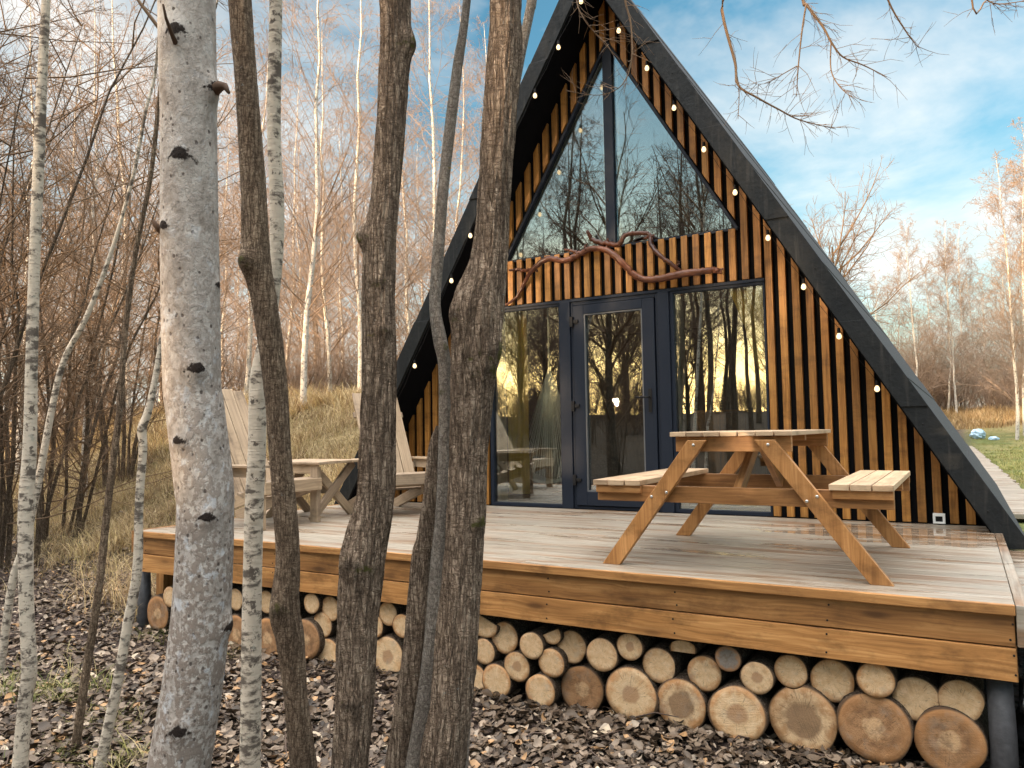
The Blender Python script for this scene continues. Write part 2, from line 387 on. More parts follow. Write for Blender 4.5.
M['grey_stem'] = bark_mat('grey_smooth_bark', (.11, .09, .075), (.32, .28, .24), (.48, .43, .375), (.5, .5, .46), .4, .5, 80)
M['bark_log'] = bark_mat('log_bark', (.03, .02, .014), (.12, .085, .06), (.27, .22, .17), zs=1, fs=40)

def aspen_mat():
    t = NT('pale_aspen_bark'); sp = t.n('ShaderNodeSeparateXYZ'); ob = t.n('ShaderNodeTexCoord'); t.l(ob.outputs['Object'], sp.inputs[0])
    n = t.noise(t.coord((1, 1, .6)), 16, 6, .65); n2 = t.noise(t.coord((1, 1, .75)), 60, 5, .7)
    c = t.ramp(n, [(.32, (.23, .195, .165)), (.5, (.42, .375, .335)), (.7, (.58, .54, .49))])
    # the bark is rougher, browner and mossier towards the foot of the stem
    low = t.ramp(t.math('ADD', t.math('MULTIPLY', sp.outputs[2], .40), -.22), [(.25, 1.), (.85, .22)])
    patch = t.ramp(t.math('ADD', t.math('MULTIPLY', n2, .6), t.math('MULTIPLY', n, .4)), [(.47, 0.), (.53, 1.)])
    c = t.mix(t.math('MULTIPLY', patch, t.math('MULTIPLY', low, .88)), c, (.20, .155, .125))
    v = t.voro(t.coord((1, 1, .75)), 44); d = t.ramp(t.math('ADD', v, t.math('MULTIPLY', t.math('SUBTRACT', n2, .5), .35)), [(.13, 1.), (.22, 0.)])
    sel = t.ramp(t.voro(t.coord((1, 1, .75)), 44, out='Color'), [(.35, 0.), (.4, 1.)])
    dots = t.math('MULTIPLY', d, sel); c = t.mix(t.math('MULTIPLY', dots, .85), c, (.075, .055, .047))
    wl = t.ramp(t.noise(t.coord((1, 1, .8), loc=(2, 7, 1)), 26, 5, .6), [(.57, 0.), (.66, .6)]); c = t.mix(t.math('MULTIPLY', wl, t.math('ADD', low, .15)), c, (.55, .56, .58))
    ys = t.ramp(t.noise(t.coord(loc=(3, 4, 9)), 17, 3), [(.74, 0.), (.755, .9)]); c = t.mix(ys, c, (.42, .27, .02))
    kn = t.attr('tint'); kk = t.ramp(t.math('ADD', kn, t.math('MULTIPLY', t.math('SUBTRACT', n2, .5), 1.9)), [(.3, 0.), (.6, 1.)]); c = t.mix(kk, c, (.022, .015, .012))
    t.bump(t.math('SUBTRACT', t.math('ADD', t.math('MULTIPLY', n2, .8), t.math('MULTIPLY', patch, .2)), t.math('MULTIPLY', dots, .5)), .7, .008)
    return t.set(Base_Color=c, Roughness=.85, Specular_IOR_Level=.2)
M['aspen'] = aspen_mat()
def birch_mat(name, dirt=.5, base=(.55, .50, .43)):
    t = NT(name); n = t.noise(t.coord((1, 1, 2.2)), 15, 5, .65); st = t.noise(t.coord((.5, .5, 5)), 24, 4, .6); n3 = t.noise(t.coord((1, 1, 1)), 4, 4)
    c = t.mix(t.noise(t.coord((1, 1, .8)), 40, 4), tuple(x*.75 for x in base), tuple(min(1, x*1.15) for x in base))
    c = t.mix(t.ramp(st, [(.63, 0.), (.70, .75)]), c, (.06, .045, .038))
    c = t.mix(t.ramp(t.noise(t.coord((1, 1, .9), loc=(2, 5, 0)), 22, 6, .7), [(.56, 0.), (.60, .9)]), c, (.075, .058, .048))
    c = t.mix(t.math('MULTIPLY', t.ramp(t.math('ADD', t.math('MULTIPLY', n, .6), t.math('MULTIPLY', n3, .4)), [(.5, 0.), (.57, 1.)]), dirt), c, (.10, .08, .065))
    g = t.ramp(t.noise(t.coord(loc=(4, 1, 3)), 30, 4), [(.64, 0.), (.70, .5)]); c = t.mix(g, c, (.28, .29, .25))
    t.bump(t.math('ADD', n, st), .6, .006)
    return t.set(Base_Color=c, Roughness=.8, Specular_IOR_Level=.25)
M['birch'] = birch_mat('birch_bark', .95, (.58, .50, .40))
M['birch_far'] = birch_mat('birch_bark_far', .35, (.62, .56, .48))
def twig_mat(name, a, b):
    t = NT(name); oi = t.n('ShaderNodeObjectInfo'); n = t.noise(t.coord(), .9, 3)
    c = t.mix(n, a, b); return t.set(Base_Color=c, Roughness=.8, Specular_IOR_Level=.2)
M['twig_warm'] = twig_mat('birch_twigs', (.19, .125, .088), (.31, .225, .16))
M['twig_brown'] = twig_mat('willow_twigs', (.10, .063, .04), (.24, .155, .09))
M['twig_dark'] = twig_mat('dark_twigs', (.06, .038, .027), (.12, .075, .05))
M['stem_dark'] = bark_mat('willow_bark', (.035, .025, .018), (.13, .095, .065), (.27, .205, .15), zs=.2, fs=40)
M['needle'] = twig_mat('spruce_needles', (.015, .03, .012), (.04, .065, .025))
M['drift'] = wood('varnished_branch', (.025, .010, .006), (.10, .035, .019), (.22, .09, .046), .3, .5)

def col_mat(name, rough=.8, sub=0., tr=0.):
    t = NT(name); c = t.attr('Col', 'Color'); t.set(Base_Color=c, Roughness=rough, Specular_IOR_Level=.3)
    if tr:
        d = t.n('ShaderNodeBsdfTranslucent'); t.l(c, d.inputs[0]); mx = t.n('ShaderNodeMixShader'); mx.inputs[0].default_value = tr
        t.l(t.b.outputs[0], mx.inputs[1]); t.l(d.outputs[0], mx.inputs[2]); t.l(mx.outputs[0], t.out.inputs[0])
    return t.m
M['leaf'] = col_mat('fallen_leaves', .5)
M['grass'] = col_mat('grass_blades', .75, 0, .25)

# ------------------------------------------------------------------ terrain
def sst(a, b, x):
    t = np.clip((x-a)/(b-a), 0, 1); return t*t*(3-2*t)
def hgt(X, Y):
    X = np.asarray(X, float); Y = np.asarray(Y, float)
    q = Y + .25*(X+3)
    left = -.83 + 2.38*sst(-3., 4.5, q) + .5*sst(5, 30, q)
    right = -.83 + .61*sst(-2.6, 1.2, Y) + 1.9*sst(24, 62, Y) + 1.0*sst(62, 120, Y)
    w = sst(-6.0, 1.0, X)
    h = left*(1-w)+right*w
    h = h + 2.35*sst(-15, -30, Y) + .8*sst(-60, -90, Y)
    bump = .05*np.sin(1.7*X+.6*Y)*np.sin(1.3*Y-.4*X)+.03*np.sin(4.1*X+2)*np.sin(3.7*Y)
    near = np.exp(-((np.maximum(np.abs(X)-3.2, 0))**2+(np.maximum(np.abs(Y+1)-3, 0))**2)/.6)
    return h + bump*(1-.8*near)
def axis_pts(segs):
    return np.concatenate([np.arange(a, b, s) for a, b, s in segs])
gx = axis_pts([(-300, -60, 12), (-60, -20, 1.6), (-20, 12, .22), (12, 60, 1.6), (60, 301, 12)])
gy = axis_pts([(-300, -70, 12), (-70, -12, 1.6), (-12, 14, .22), (14, 70, 1.2), (70, 421, 12)])
GX, GY = np.meshgrid(gx, gy, indexing='ij'); GZ = hgt(GX, GY)
V = np.stack([GX, GY, GZ], -1).reshape(-1, 3); ii = np.arange(len(gx)*len(gy)).reshape(len(gx), len(gy))
Q = np.stack([ii[:-1, :-1], ii[1:, :-1], ii[1:, 1:], ii[:-1, 1:]], -1).reshape(-1, 4)
def ground_mat():
    t = NT('forest_floor'); co = t.coord(); sp = t.n('ShaderNodeSeparateXYZ'); t.l(co, sp.inputs[0])
    a = t.noise(co, 9, 6, .7); b = t.noise(co, 1.3, 4); v = t.voro(co, 26)
    mud = t.ramp(t.math('ADD', t.math('MULTIPLY', a, .6), t.math('MULTIPLY', v, .5)), [(.3, (.022, .015, .012)), (.6, (.07, .05, .042)), (.85, (.14, .105, .09))])
    straw = t.ramp(a, [(.3, (.10, .075, .035)), (.55, (.24, .185, .09)), (.75, (.36, .29, .16))])
    green = t.ramp(a, [(.3, (.05, .065, .018)), (.55, (.115, .135, .04)), (.75, (.24, .2, .09))])
    # straw covers the bank behind the deck; grass the meadow right of the cabin
    q = t.math('ADD', sp.outputs[1], t.math('MULTIPLY', t.math('ADD', sp.outputs[0], 3.), .25))
    fl = t.ramp(t.math('MULTIPLY', t.math('ADD', t.math('ADD', q, 2.3), t.math('MULTIPLY', t.math('SUBTRACT', b, .5), 3.)), .5), [(.0, 0.), (.5, 1.)])
    c = t.mix(t.math('MULTIPLY', fl, t.ramp(t.math('MULTIPLY', t.math('ADD', sp.outputs[0], 3.6), -1.), [(0, 0.), (.6, 1.)])), mud, straw)
    rw = t.math('MULTIPLY', t.ramp(t.math('MULTIPLY', t.math('SUBTRACT', sp.outputs[0], 2.6), .5), [(0, 0.), (.4, 1.)]), t.ramp(t.math('MULTIPLY', t.math('ADD', sp.outputs[1], 1.2), .5), [(0, 0.), (.6, 1.)]))
    far = t.ramp(t.math('MULTIPLY', t.math('ADD', sp.outputs[1], t.math('MULTIPLY', t.math('SUBTRACT', b, .5), 10.)), .01), [(.34, 0.), (.44, 1.)])
    c = t.mix(rw, c, t.mix(far, t.mix(t.ramp(t.noise(co, .45, 5, .65), [(.45, 0.), (.62, .8)]), green, (.26, .205, .095)), (.30, .215, .10)))
    bk = t.ramp(t.math('MULTIPLY', t.math('ADD', sp.outputs[1], 12.), -.1), [(0, 0.), (.6, 1.)]); c = t.mix(bk, c, (.06, .045, .03))
    t.bump(t.math('ADD', a, v), .9, .03)
    return t.set(Base_Color=c, Roughness=.9, Specular_IOR_Level=.2)
M['ground'] = ground_mat()
set_props(link('ground', np_mesh('ground', V, Q), M['ground'], smooth=True), kind='structure')

# ------------------------------------------------------------------ deck
DX, DY = 3.0, -2.931
deck = empty('wooden_deck', (0, 0, 0), 'low stained wooden deck with wet greyed boards in front of the a-frame cabin', 'deck')
m = MB(1); n = 20; w = (2.931-.03)/n
for i in range(n):
    y0 = -.03-i*w; j = rnd.choice((-1.0, -.2, .6, 1.3, None, None)) if i else None
    xs = [-DX-.012, DX+.0125] if j is None else [-DX-.012, j, DX+.0125]
    for a, b in zip(xs[:-1], xs[1:]): m.box((a+.001, y0-w+.005, -.045), (b-.001, y0, rnd.uniform(-.0015, .0005)))
m.build('deck_boards', M['deck'], deck, bevel=.003)
m = MB(2); m.box((-DX, DY-.006, -.0445), (DX+.012, DY+.02, .0012), .6); m.build('edge_trim', M['board'], deck, bevel=.004)
for z0, z1, yy in ((-.178, -.0475, -2.910), (-.322, -.184, -2.918)):
    m = MB(int(-z0*1000)); m.box((-2.985, yy, z0), (3.008, yy+.03, z1), .22 if z0 > -.2 else .8); fb = m.build('front_board', M['board'], deck, bevel=.003)
    for xs_ in np.arange(-2.9, 3.0, .737):
        for zz in (z0+.03, z1-.03):
            m = MB(2); m.lathe((xs_+rnd.uniform(-.015, .015), yy-.0015, zz+rnd.uniform(-.006, .006)), [(.005, .003), (.005, 0), (.003, -.001)], 7, (0, 1, 0)); m.build('screw', M['black'], fb)
for sx in (-1, 1):
    m = MB(5+sx); m.box((sx*3.014, -2.925, -.175), (sx*3.062, -.02, .0), .35); m.build('border_board', M['deck'] if sx > 0 else M['board'], deck, bevel=.003)
    m = MB(9+sx); m.box((sx*2.99, -2.89, -.33), (sx*3.012, -.05, -.18), .45); m.build('side_board', M['board'], deck, bevel=.003)
for i, (px, yy) in enumerate(((143.5, -2.80), (997, -2.80), (560, -2.2), (300, -2.2), (800, -2.2))):
    x = at(px, 640, 'Y', yy)[0]; m = MB(20+i)
    m.tube([(x, yy, -1.0), (x+.004, yy, -.6), (x, yy, -.33)], [.055, .053, .05], 14); m.build('post', M['post'], deck, smooth=True)
m = MB(27); xx = at(165, 590, 'Y', -2.6)[0]; m.box((xx-.05, -2.65, -.95), (xx+.05, -2.55, -.33)); m.build('post', M['board'], deck, bevel=.003)
m = MB(28)
for i in range(17): m.box((3.075, -2.95+i*.146, -.15), (4.0+rnd.uniform(-.01, .01), -2.95+i*.146+.14, -.11))
for xx in (3.16, 3.9):
    m.box((xx-.05, -2.9, -.26), (xx+.05, -.52, -.152))
    for yy in (-2.85, -.6): m.box((xx-.045, yy-.045, -.98), (xx+.045, yy+.045, -.262))
m.build('side_step', M['deck'], deck, bevel=.003)
# dark plastic sheeting hanging under the right corner
m_ = 24; U, W = np.meshgrid(np.linspace(0, 1, m_), np.linspace(0, 1, m_), indexing='ij'); r_ = np.random.RandomState(4)
Vs = np.stack([3.0+.5*U+.02*np.sin(9*W), -2.66+.05*np.sin(13*U+5*W)+.03*np.sin(23*W+7*U)+r_.uniform(-.012, .012, U.shape), -.9+.56*W], -1).reshape(-1, 3)
ii = np.arange(m_*m_).reshape(m_, m_); Qs = np.stack([ii[:-1, :-1], ii[1:, :-1], ii[1:, 1:], ii[:-1, 1:]], -1).reshape(-1, 4)
o = link('plastic_sheet', np_mesh('plastic_sheet', Vs, Qs), M['plastic'], smooth=True); so = o.modifiers.new('Solid', 'SOLIDIFY'); so.thickness = .004
set_props(o, 'crumpled black plastic sheet hanging below the right corner of the deck', 'plastic sheet')
# boardwalk along the right-hand side of the cabin
m = MB(30); y = 2.2
while y < 40:
    xr = 3.62-.0166*y; m.box((xr-.95, y, -.17), (xr+rnd.uniform(-.03, .03), y+.235, -.12)); y += .245
set_props(m.build('boardwalk', M['deck'], bevel=.004), kind='structure')

# ------------------------------------------------------------------ cabin
HI, WI, HO, WO = 5.038, 3.0, 5.354, 3.173        # inner and outer roof lines: ridge height, half width at deck level
OV, BK = -.44, 6.2
LINT, BT, ZW = 2.045, 2.53, 4.556; WW = 2.717    # lintel, band top, window apex and its half width at z=0
cab = empty('a_frame_cabin', (0, 0, 0), 'dark roofed a-frame cabin clad in orange vertical battens with a glazed front', 'cabin')
def xin(z): return WI*(1-z/HI)
def xout(z): return WO*(1-z/HO)
for s in (-1, 1):
    zb = -.105 if s > 0 else -.5
    m = MB(40+s); m.prism([(s*xin(zb), zb), (s*xout(zb), zb), (0.0, HO), (0.0, HI)], 1, OV+.012, BK, .5)
    roof = m.build('roof', [M['felt']], cab)
    # front fascia strips with lapped joints
    m = MB(43+s); d = Vector((-s*WO, 0, HO)).normalized(); nrm = Vector((s*HO, 0, WO)).normalized()
    L = math.hypot(WO, HO-zb); lap = 0; k = 0; start = Vector((s*xout(zb), 0, zb))
    zs = [zb, .9, 1.55, 2.45, 3.3, 4.2, 5.05, HO] if s > 0 else [zb, .7, 1.9, 3.1, 4.3, HO]
    for z0, z1 in zip(zs[:-1], zs[1:]):
        lift = .011*(k % 2)+.002; k += 1; zz = min(z1+.02, HO)
        top = [(s*xin(min(zz, HI)), min(zz, HI)), (s*xout(zz), zz)]
        poly = [(s*xin(z0), z0), (s*(xout(z0)+.006), z0), (s*(xout(zz)+(.006 if zz < HO else 0)), zz), top[0]]
        m.prism(poly, 1, OV-lift-.006, OV+.01, .5)
    fas = m.build('fascia', M['fascia'], cab, bevel=.004)
    m = MB(45+s); k0 = HI-.02; m.prism([(s*(xin(max(zb, 0))-.012), max(zb, 0)), (s*(xin(max(zb, 0))-.002), max(zb, 0)), (0, HI-.004), (0, HI-.022)], 1, OV+.016, .028); m.build('soffit', M['back'], roof)
    # raised felt laps on the roof plane and screw heads on the fascia
    m = MB(46+s)
    for z in (.35, 1.25, 2.2, 3.15, 4.1, 4.9):
        x = xout(z); p = Vector((s*(x+.003), 0, z+.0)); m.beam((p.x, OV+.05, p.z), (p.x, BK, p.z), .30, .005, d)
    m.build('felt_lap', M['felt'], roof)
    for z in np.arange(.15, 5., .62):
        m = MB(48+s); x = (xin(z)+xout(z))/2+rnd.uniform(-.03, .03); m.lathe((s*x, OV-.010, z), [(.007, .006), (.007, .0), (.004, -.003)], 8, (0, 1, 0)); m.build('screw', M['black'], fas)
def wallbox(m, x0, x1, z0, z1, y0=.03, y1=.14): m.box((x0, y0, z0), (x1, y1, z1))
# dark backing wall in front: everything but the openings
m = MB(60)
m.prism([(1.425, -.02), (WI+.05, -.02), (xin(BT)+.05, BT), (1.425, BT)], 1, .03, .14)
m.prism([(-1.41, -.02), (-WI-.05, -.02), (-xin(BT)-.05, BT), (-1.41, BT)], 1, .03, .14)
m.prism([(-1.408, LINT), (1.423, LINT), (1.423, BT), (-1.408, BT)], 1, .03, .14)
WX = WW*(1-BT/ZW)
for s in (-1, 1):
    m.prism([(s*WX, BT), (s*(xin(BT)+.05), BT), (0, HI+.08), (0, ZW)], 1, .03, .14)
wall = m.build('front_wall', M['back'], cab)
# battens: one clad surface, each cut to the roof and to the window edge
P_, BW = .109, .060
m = MB(61)
def batten(x0, z0, z0b, z1, z1b, mm):
    mm.prism([(x0, z0), (x0+BW, z0b), (x0+BW, z1b), (x0, z1)], 1, -.012+mm.r.uniform(-.003, .003), .028, ulong=1)
i = 0; x = 1.432
while x < WI-.02:
    f = lambda q: max(0., HI*(1-abs(q)/WI)-.02)
    if f(x+BW) > .03: batten(x, .006, .006, f(x), f(x+BW), m)
    if f(x+BW) > .03: batten(-x-BW, .006, .006, f(x+BW), f(x), m)
    x += P_
x = -1.40+.02
while x < 1.40:
    x1 = x+BW; f = lambda q: HI*(1-abs(q)/WI)-.02; g = lambda q: ZW*(1-abs(q)/WW)+.05
    if x1 < 1.43:
        if min(g(x), g(x1)) < BT+.05:      # beside the triangular window: run up to the roof
            batten(x, LINT+.02, LINT+.02, f(x), f(x1), m)
        else:
            batten(x, LINT+.02, LINT+.02, BT+rnd.uniform(-.004, .004), BT+.002, m)
            if x < 0 < x1: batten(x, g(0), g(0), HI-.14, HI-.14, m)
            else: batten(x, g(x), g(x1), f(x), f(x1), m)
    x += P_
m.build('batten_cladding', M['batten'], wall, bevel=.003)
m = MB(62); m.box((-1.41, -.012, LINT-.01), (1.425, .03, LINT+.015)); m.build('drip_strip', M['frame'], wall)
m = MB(63); m.box((-WX-.02, .0, BT-.01), (WX, .035, BT+.012)); m.build('sill_strip', M['frame'], wall)

# triangular gable window: centre mullion, slanted frames, two panes, pale lining behind
gw = MB(64); gw.box((-.048, -.01, BT+.012), (.048, .05, ZW-.03))
for s in (-1, 1):
    d = Vector((-s*WW, 0, ZW)).normalized()
    gw.beam((s*(WX-.005), .022, BT), (0, .022, ZW+.015), .03, .05, (0, 0, 1) if False else Vector((s*ZW, 0, WW)))
win = gw.build('gable_window', M['frame'], cab, bevel=.003)
for s in (-1, 1):
    m = MB(66+s); m.prism([(s*.054, BT+.005), (s*(WX-.012), BT+.005), (s*.054, ZW*(1-.054/WW)-.02)], 1, .03, .042); m.build('pane', M['glass'], win)
m = MB(69)
for s in (-1, 1): m.beam((s*(WX-.035)+(.07 if s > 0 else 0), .19, BT), (s*.03+(.07 if s > 0 else 0), .19, ZW-.06), .03, .24, Vector((s*ZW, 0, WW)))
m.box((-.085, .06, BT), (-.058, .3, ZW-.2)); m.box((.058, .06, BT), (.085, .3, ZW-.2))
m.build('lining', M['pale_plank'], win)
# posts and lower windows
m = MB(70)
m.box((-.565, -.02, .0), (-.452, .12, LINT-.011)); m.box((.455, -.02, 0), (.563, .12, LINT-.011)); m.build('door_post', M['frame'], cab, bevel=.003)
for x0, x1 in ((-1.408, -.566), (.564, 1.423)):
    m = MB(72+x0); fr = .035
    m.box((x0, .0, .002), (x0+fr, .07, LINT-.011)); m.box((x1-(.018 if x0 > 0 else .02), .0, .002), (x1, .07, LINT-.011))
    m.box((x0+fr, .0, .002), (x1-.02, .07, .035)); m.box((x0+fr, .0, LINT-.036), (x1-.02, .07, LINT-.012))
    wn = m.build('window', M['frame'], cab, bevel=.002)
    m = MB(74+x0); m.box((x0+.03, .03, .03), (x1-.015, .042, LINT-.03)); m.build('pane', M['glass'], wn)
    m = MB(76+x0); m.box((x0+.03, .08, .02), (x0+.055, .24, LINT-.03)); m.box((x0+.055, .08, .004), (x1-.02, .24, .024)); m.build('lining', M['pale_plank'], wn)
# glazed door
m = MB(80); m.box((-.452, .0, .0), (-.425, .09, LINT-.011)); m.box((.425, .0, 0), (.455, .09, LINT-.011)); m.box((-.425, .0, LINT-.05), (.425, .09, LINT-.011)); m.box((-.425, .0, 0), (.425, .09, .03))
m.build('door_frame', M['frame'], cab, bevel=.003)
m = MB(81); m.box((-.418, -.018, .036), (-.305, .06, LINT-.056)); m.box((.298, -.018, .036), (.418, .06, LINT-.056)); m.box((-.305, -.018, 1.9), (.298, .06, LINT-.056)); m.box((-.305, -.018, .036), (.298, .06, .17))
door = m.build('door', M['frame'], cab, bevel=.004)
m = MB(82); m.box((-.31, .02, .165), (.303, .032, 1.905)); m.build('pane', M['glass'], door)
m = MB(83); m.box((-.305, -.012, .17), (-.292, .015, 1.9)); m.box((.285, -.012, .17), (.298, .015, 1.9)); m.box((-.292, -.012, .17), (.285, .015, .183)); m.box((-.292, -.012, 1.887), (.285, .015, 1.9)); m.build('glazing_bead', M['bead'], door)
m = MB(84); m.box((.345, -.027, .92), (.378, -.018, 1.14)); m.tube([(.36, -.022, 1.06), (.36, -.075, 1.06), (.345, -.08, 1.06), (.24, -.08, 1.06)], .009, 8); m.lathe((.361, -.032, .965), [(.009, .006), (.009, -.002)], 10, (0, 1, 0))
m.build('handle', M['black'], door, bevel=.001)
for z in (.28, 1.0, 1.83):
    m = MB(int(85+z*9)); m.box((-.445, -.045, z-.05), (-.412, -.015, z+.05)); m.box((-.445, -.035, z-.015), (-.36, -.018, z+.018)); m.build('hinge', M['black'], door, bevel=.003)
# inside: floor, plank back wall, loft
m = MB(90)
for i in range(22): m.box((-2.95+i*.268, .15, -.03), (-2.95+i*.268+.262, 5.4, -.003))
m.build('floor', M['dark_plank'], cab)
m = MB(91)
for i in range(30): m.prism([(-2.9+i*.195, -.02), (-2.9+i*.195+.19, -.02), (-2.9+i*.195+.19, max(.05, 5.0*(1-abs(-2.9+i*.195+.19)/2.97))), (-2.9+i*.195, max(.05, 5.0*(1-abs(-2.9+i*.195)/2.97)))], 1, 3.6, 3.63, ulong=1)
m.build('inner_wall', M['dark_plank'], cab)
m = MB(92); m.box((-1.5, 1.4, 2.15), (1.5, 3.6, 2.3)); m.box((-1.6, .5, 2.15), (1.6, .58, 2.3)); m.build('loft', M['cabinet'], cab)
m = MB(93); m.prism([(-WI-.05, -.4), (WI+.05, -.4), (0, HI+.08)], 1, BK-.2, BK-.05); m.build('back_wall', M['back'], cab)
m = MB(94); m.box((-2.95, .02, -.75), (2.95, .12, -.05)); m.box((-2.95, .12, -.2), (2.95, 6., -.05)); m.build('plinth', M['back'], cab)

def curtain(name, x0, x1, xt0, xt1, y, z0, z1, label):
    n, k = 40, 24; U, W = np.meshgrid(np.linspace(0, 1, n), np.linspace(0, 1, k), indexing='ij')
    a = x0+(xt0-x0)*W**1.5; b = x1+(xt1-x1)*W**1.5
    Vc = np.stack([a+(b-a)*U, y+.028*np.sin(U*34+W)+.012*np.sin(U*61), z0+(z1-z0)*W], -1).reshape(-1, 3)
    ii = np.arange(n*k).reshape(n, k); o = link(name, np_mesh(name, Vc, np.stack([ii[:-1, :-1], ii[1:, :-1], ii[1:, 1:], ii[:-1, 1:]], -1).reshape(-1, 4)), M['curtain'], smooth=True)
    o.modifiers.new('Solid', 'SOLIDIFY').thickness = .003
    return set_props(o, label, 'curtain', 'mustard curtains behind the glass')
curtain('curtain', 1.36, 1.44, 1.06, 1.44, .16, .95, 2.04, 'mustard curtain gathered behind the right window beside the battens')
curtain('curtain', -1.36, -1.12, -1.40, -1.12, .29, .10, 2.05, 'long mustard curtain behind the left window, hanging by the window post')
# hanging hammock inside
hx = at(545, 380, 'Y', .5); hm = empty('hammock', (hx[0]+.05, .5, 0), 'pale corded hanging hammock seen through the left window and door glass', 'hammock')
ap = Vector((0, 0, 1.45)); m = MB(96); m2 = MB(97)
for i in range(26):
    a = -1+2*i/25
    for s in (0, 1):
        e = Vector((a*.42, .12*(1-a*a)*(1 if s else -1), .42-.18*(1-a*a)))
        m.tube([ap, ap.lerp(e, .5)+Vector((0, 0, -.02)), e], .005, 4, False)
m.tube([(0, 0, 1.45), (0, 0, 2.15)], .008, 6); m.build('cords', M['cord'], hm)
for i in range(13):
    a0 = -1+2*i/13; a1 = a0+2/13
    m2.beam((a0*.42, 0, .42-.2*(1-a0*a0)), (a1*.42, 0, .42-.2*(1-a1*a1)), .3*(1-.6*abs(a0)), .03, (0, 1, 0))
m2.build('sling', M['cord'], hm)
cbn = empty('cabinet', (.35, 2.6, 0), 'orange-brown wooden cabinet standing inside behind the door glass', 'cabinet')
m = MB(98); m.box((-.3, -.2, .02), (.3, .2, .95)); m.box((-.33, -.22, .952), (.33, .22, .98)); m.build('carcass', M['cabinet'], cbn, bevel=.005)
for s in (-1, 1):
    m = MB(99+s); m.box((s*.15-.14, -.222, .08), (s*.15+.14, -.202, .92)); m.lathe((s*.03, -.235, .5), [(.012, -.01), (.012, .012)], 8, (0, 1, 0)); m.build('door', M['cabinet'], cbn, bevel=.003)

# white box at the foot of the battens
bx = empty('outlet_box', (2.667, -.035, 0), 'small white plastic box with a dark opening at the foot of the right-hand battens', 'box')
m = MB(101); m.box((-.042, -.03, .006), (.042, .028, .02)); m.box((-.042, -.03, .062), (.042, .028, .082)); m.box((-.042, -.03, .02), (-.024, .028, .062)); m.box((.024, -.03, .02), (.042, .028, .062)); m.build('shell', M['white'], bx, bevel=.003)
m = MB(102); m.box((-.024, -.004, .02), (.024, .026, .062)); m.build('opening', M['black'], bx)

# driftwood branch fixed over the door
def dw(px, py, off=0.): return at(470+px/3.2, 220+py/3.2, 'Y', -.075+off)
def pxr(r, p): return r/3.2/F*float((np.array(p)-CAM)@_fw)
def smooth_path(P, Rr, n):
    P = [Vector(p) for p in P]; out = []; ro = []
    for i in range(len(P)-1):
        p0, p1, p2, p3 = P[max(i-1, 0)], P[i], P[i+1], P[min(i+2, len(P)-1)]
        for k in range(n):
            t = k/n; out.append(.5*((2*p1)+(p2-p0)*t+(2*p0-5*p1+4*p2-p3)*t*t+(3*p1-p0-3*p2+p3)*t**3)); ro.append(Rr[i]*(1-t)+Rr[i+1]*t)
    out.append(P[-1]); ro.append(Rr[-1]); return out, ro
m = MB(103)
for path, rr in (([(110, 275), (150, 245), (180, 190), (200, 160), (245, 125), (300, 130), (345, 112), (390, 92), (440, 98), (480, 130), (520, 170), (560, 190), (620, 185), (680, 172), (740, 165), (785, 160), (806, 170)], [4, 6, 8, 9, 11, 10, 11, 11, 12, 13, 13, 13, 14, 15, 14, 12, 4]),
                 ([(125, 162), (150, 158), (175, 162), (205, 155)], [4, 6, 6, 7]),
                 ([(375, 35), (395, 65), (440, 75), (478, 78), (495, 50), (540, 42), (575, 48), (580, 80), (610, 115), (650, 145), (680, 170)], [6, 9, 9, 10, 9, 8, 9, 9, 9, 8, 7]),
                 ([(302, 95), (325, 98), (350, 108)], [3, 6, 6]), ([(215, 165), (208, 150), (214, 138)], [5, 3, 1.5]), ([(560, 60), (572, 52), (590, 48)], [6, 4, 2]), ([(655, 152), (668, 140), (664, 130)], [6, 3, 1.5]), ([(790, 165), (800, 158), (812, 156)], [8, 4, 2]), ([(372, 96), (368, 84), (376, 76)], [7, 4, 2]), ([(441, 60), (440, 80), (436, 98)], [3, 5, 6])):
    P = [dw(x, y, .03*math.sin(i*1.3)) for i, (x, y) in enumerate(path)]
    q, r_ = smooth_path(P, [pxr(r*.82, p) for r, p in zip(rr, P)], 9)
    r_ = [a*(1+.16*mnoise.noise(Vector((i*.9, len(path), 0)))+.22*max(0, mnoise.noise(Vector((i*.31, 5, len(path)))))) for i, a in enumerate(r_)]; q = [p+Vector((mnoise.noise(Vector((i*.5, 1, 2))), 0, mnoise.noise(Vector((i*.5, 7, 3)))))*.012 for i, p in enumerate(q)]
    m.tube(q, r_, 10)
set_props(m.build('driftwood_branch', M['drift'], smooth=True), 'crooked reddish varnished branch fixed across the battens above the door', 'branch')

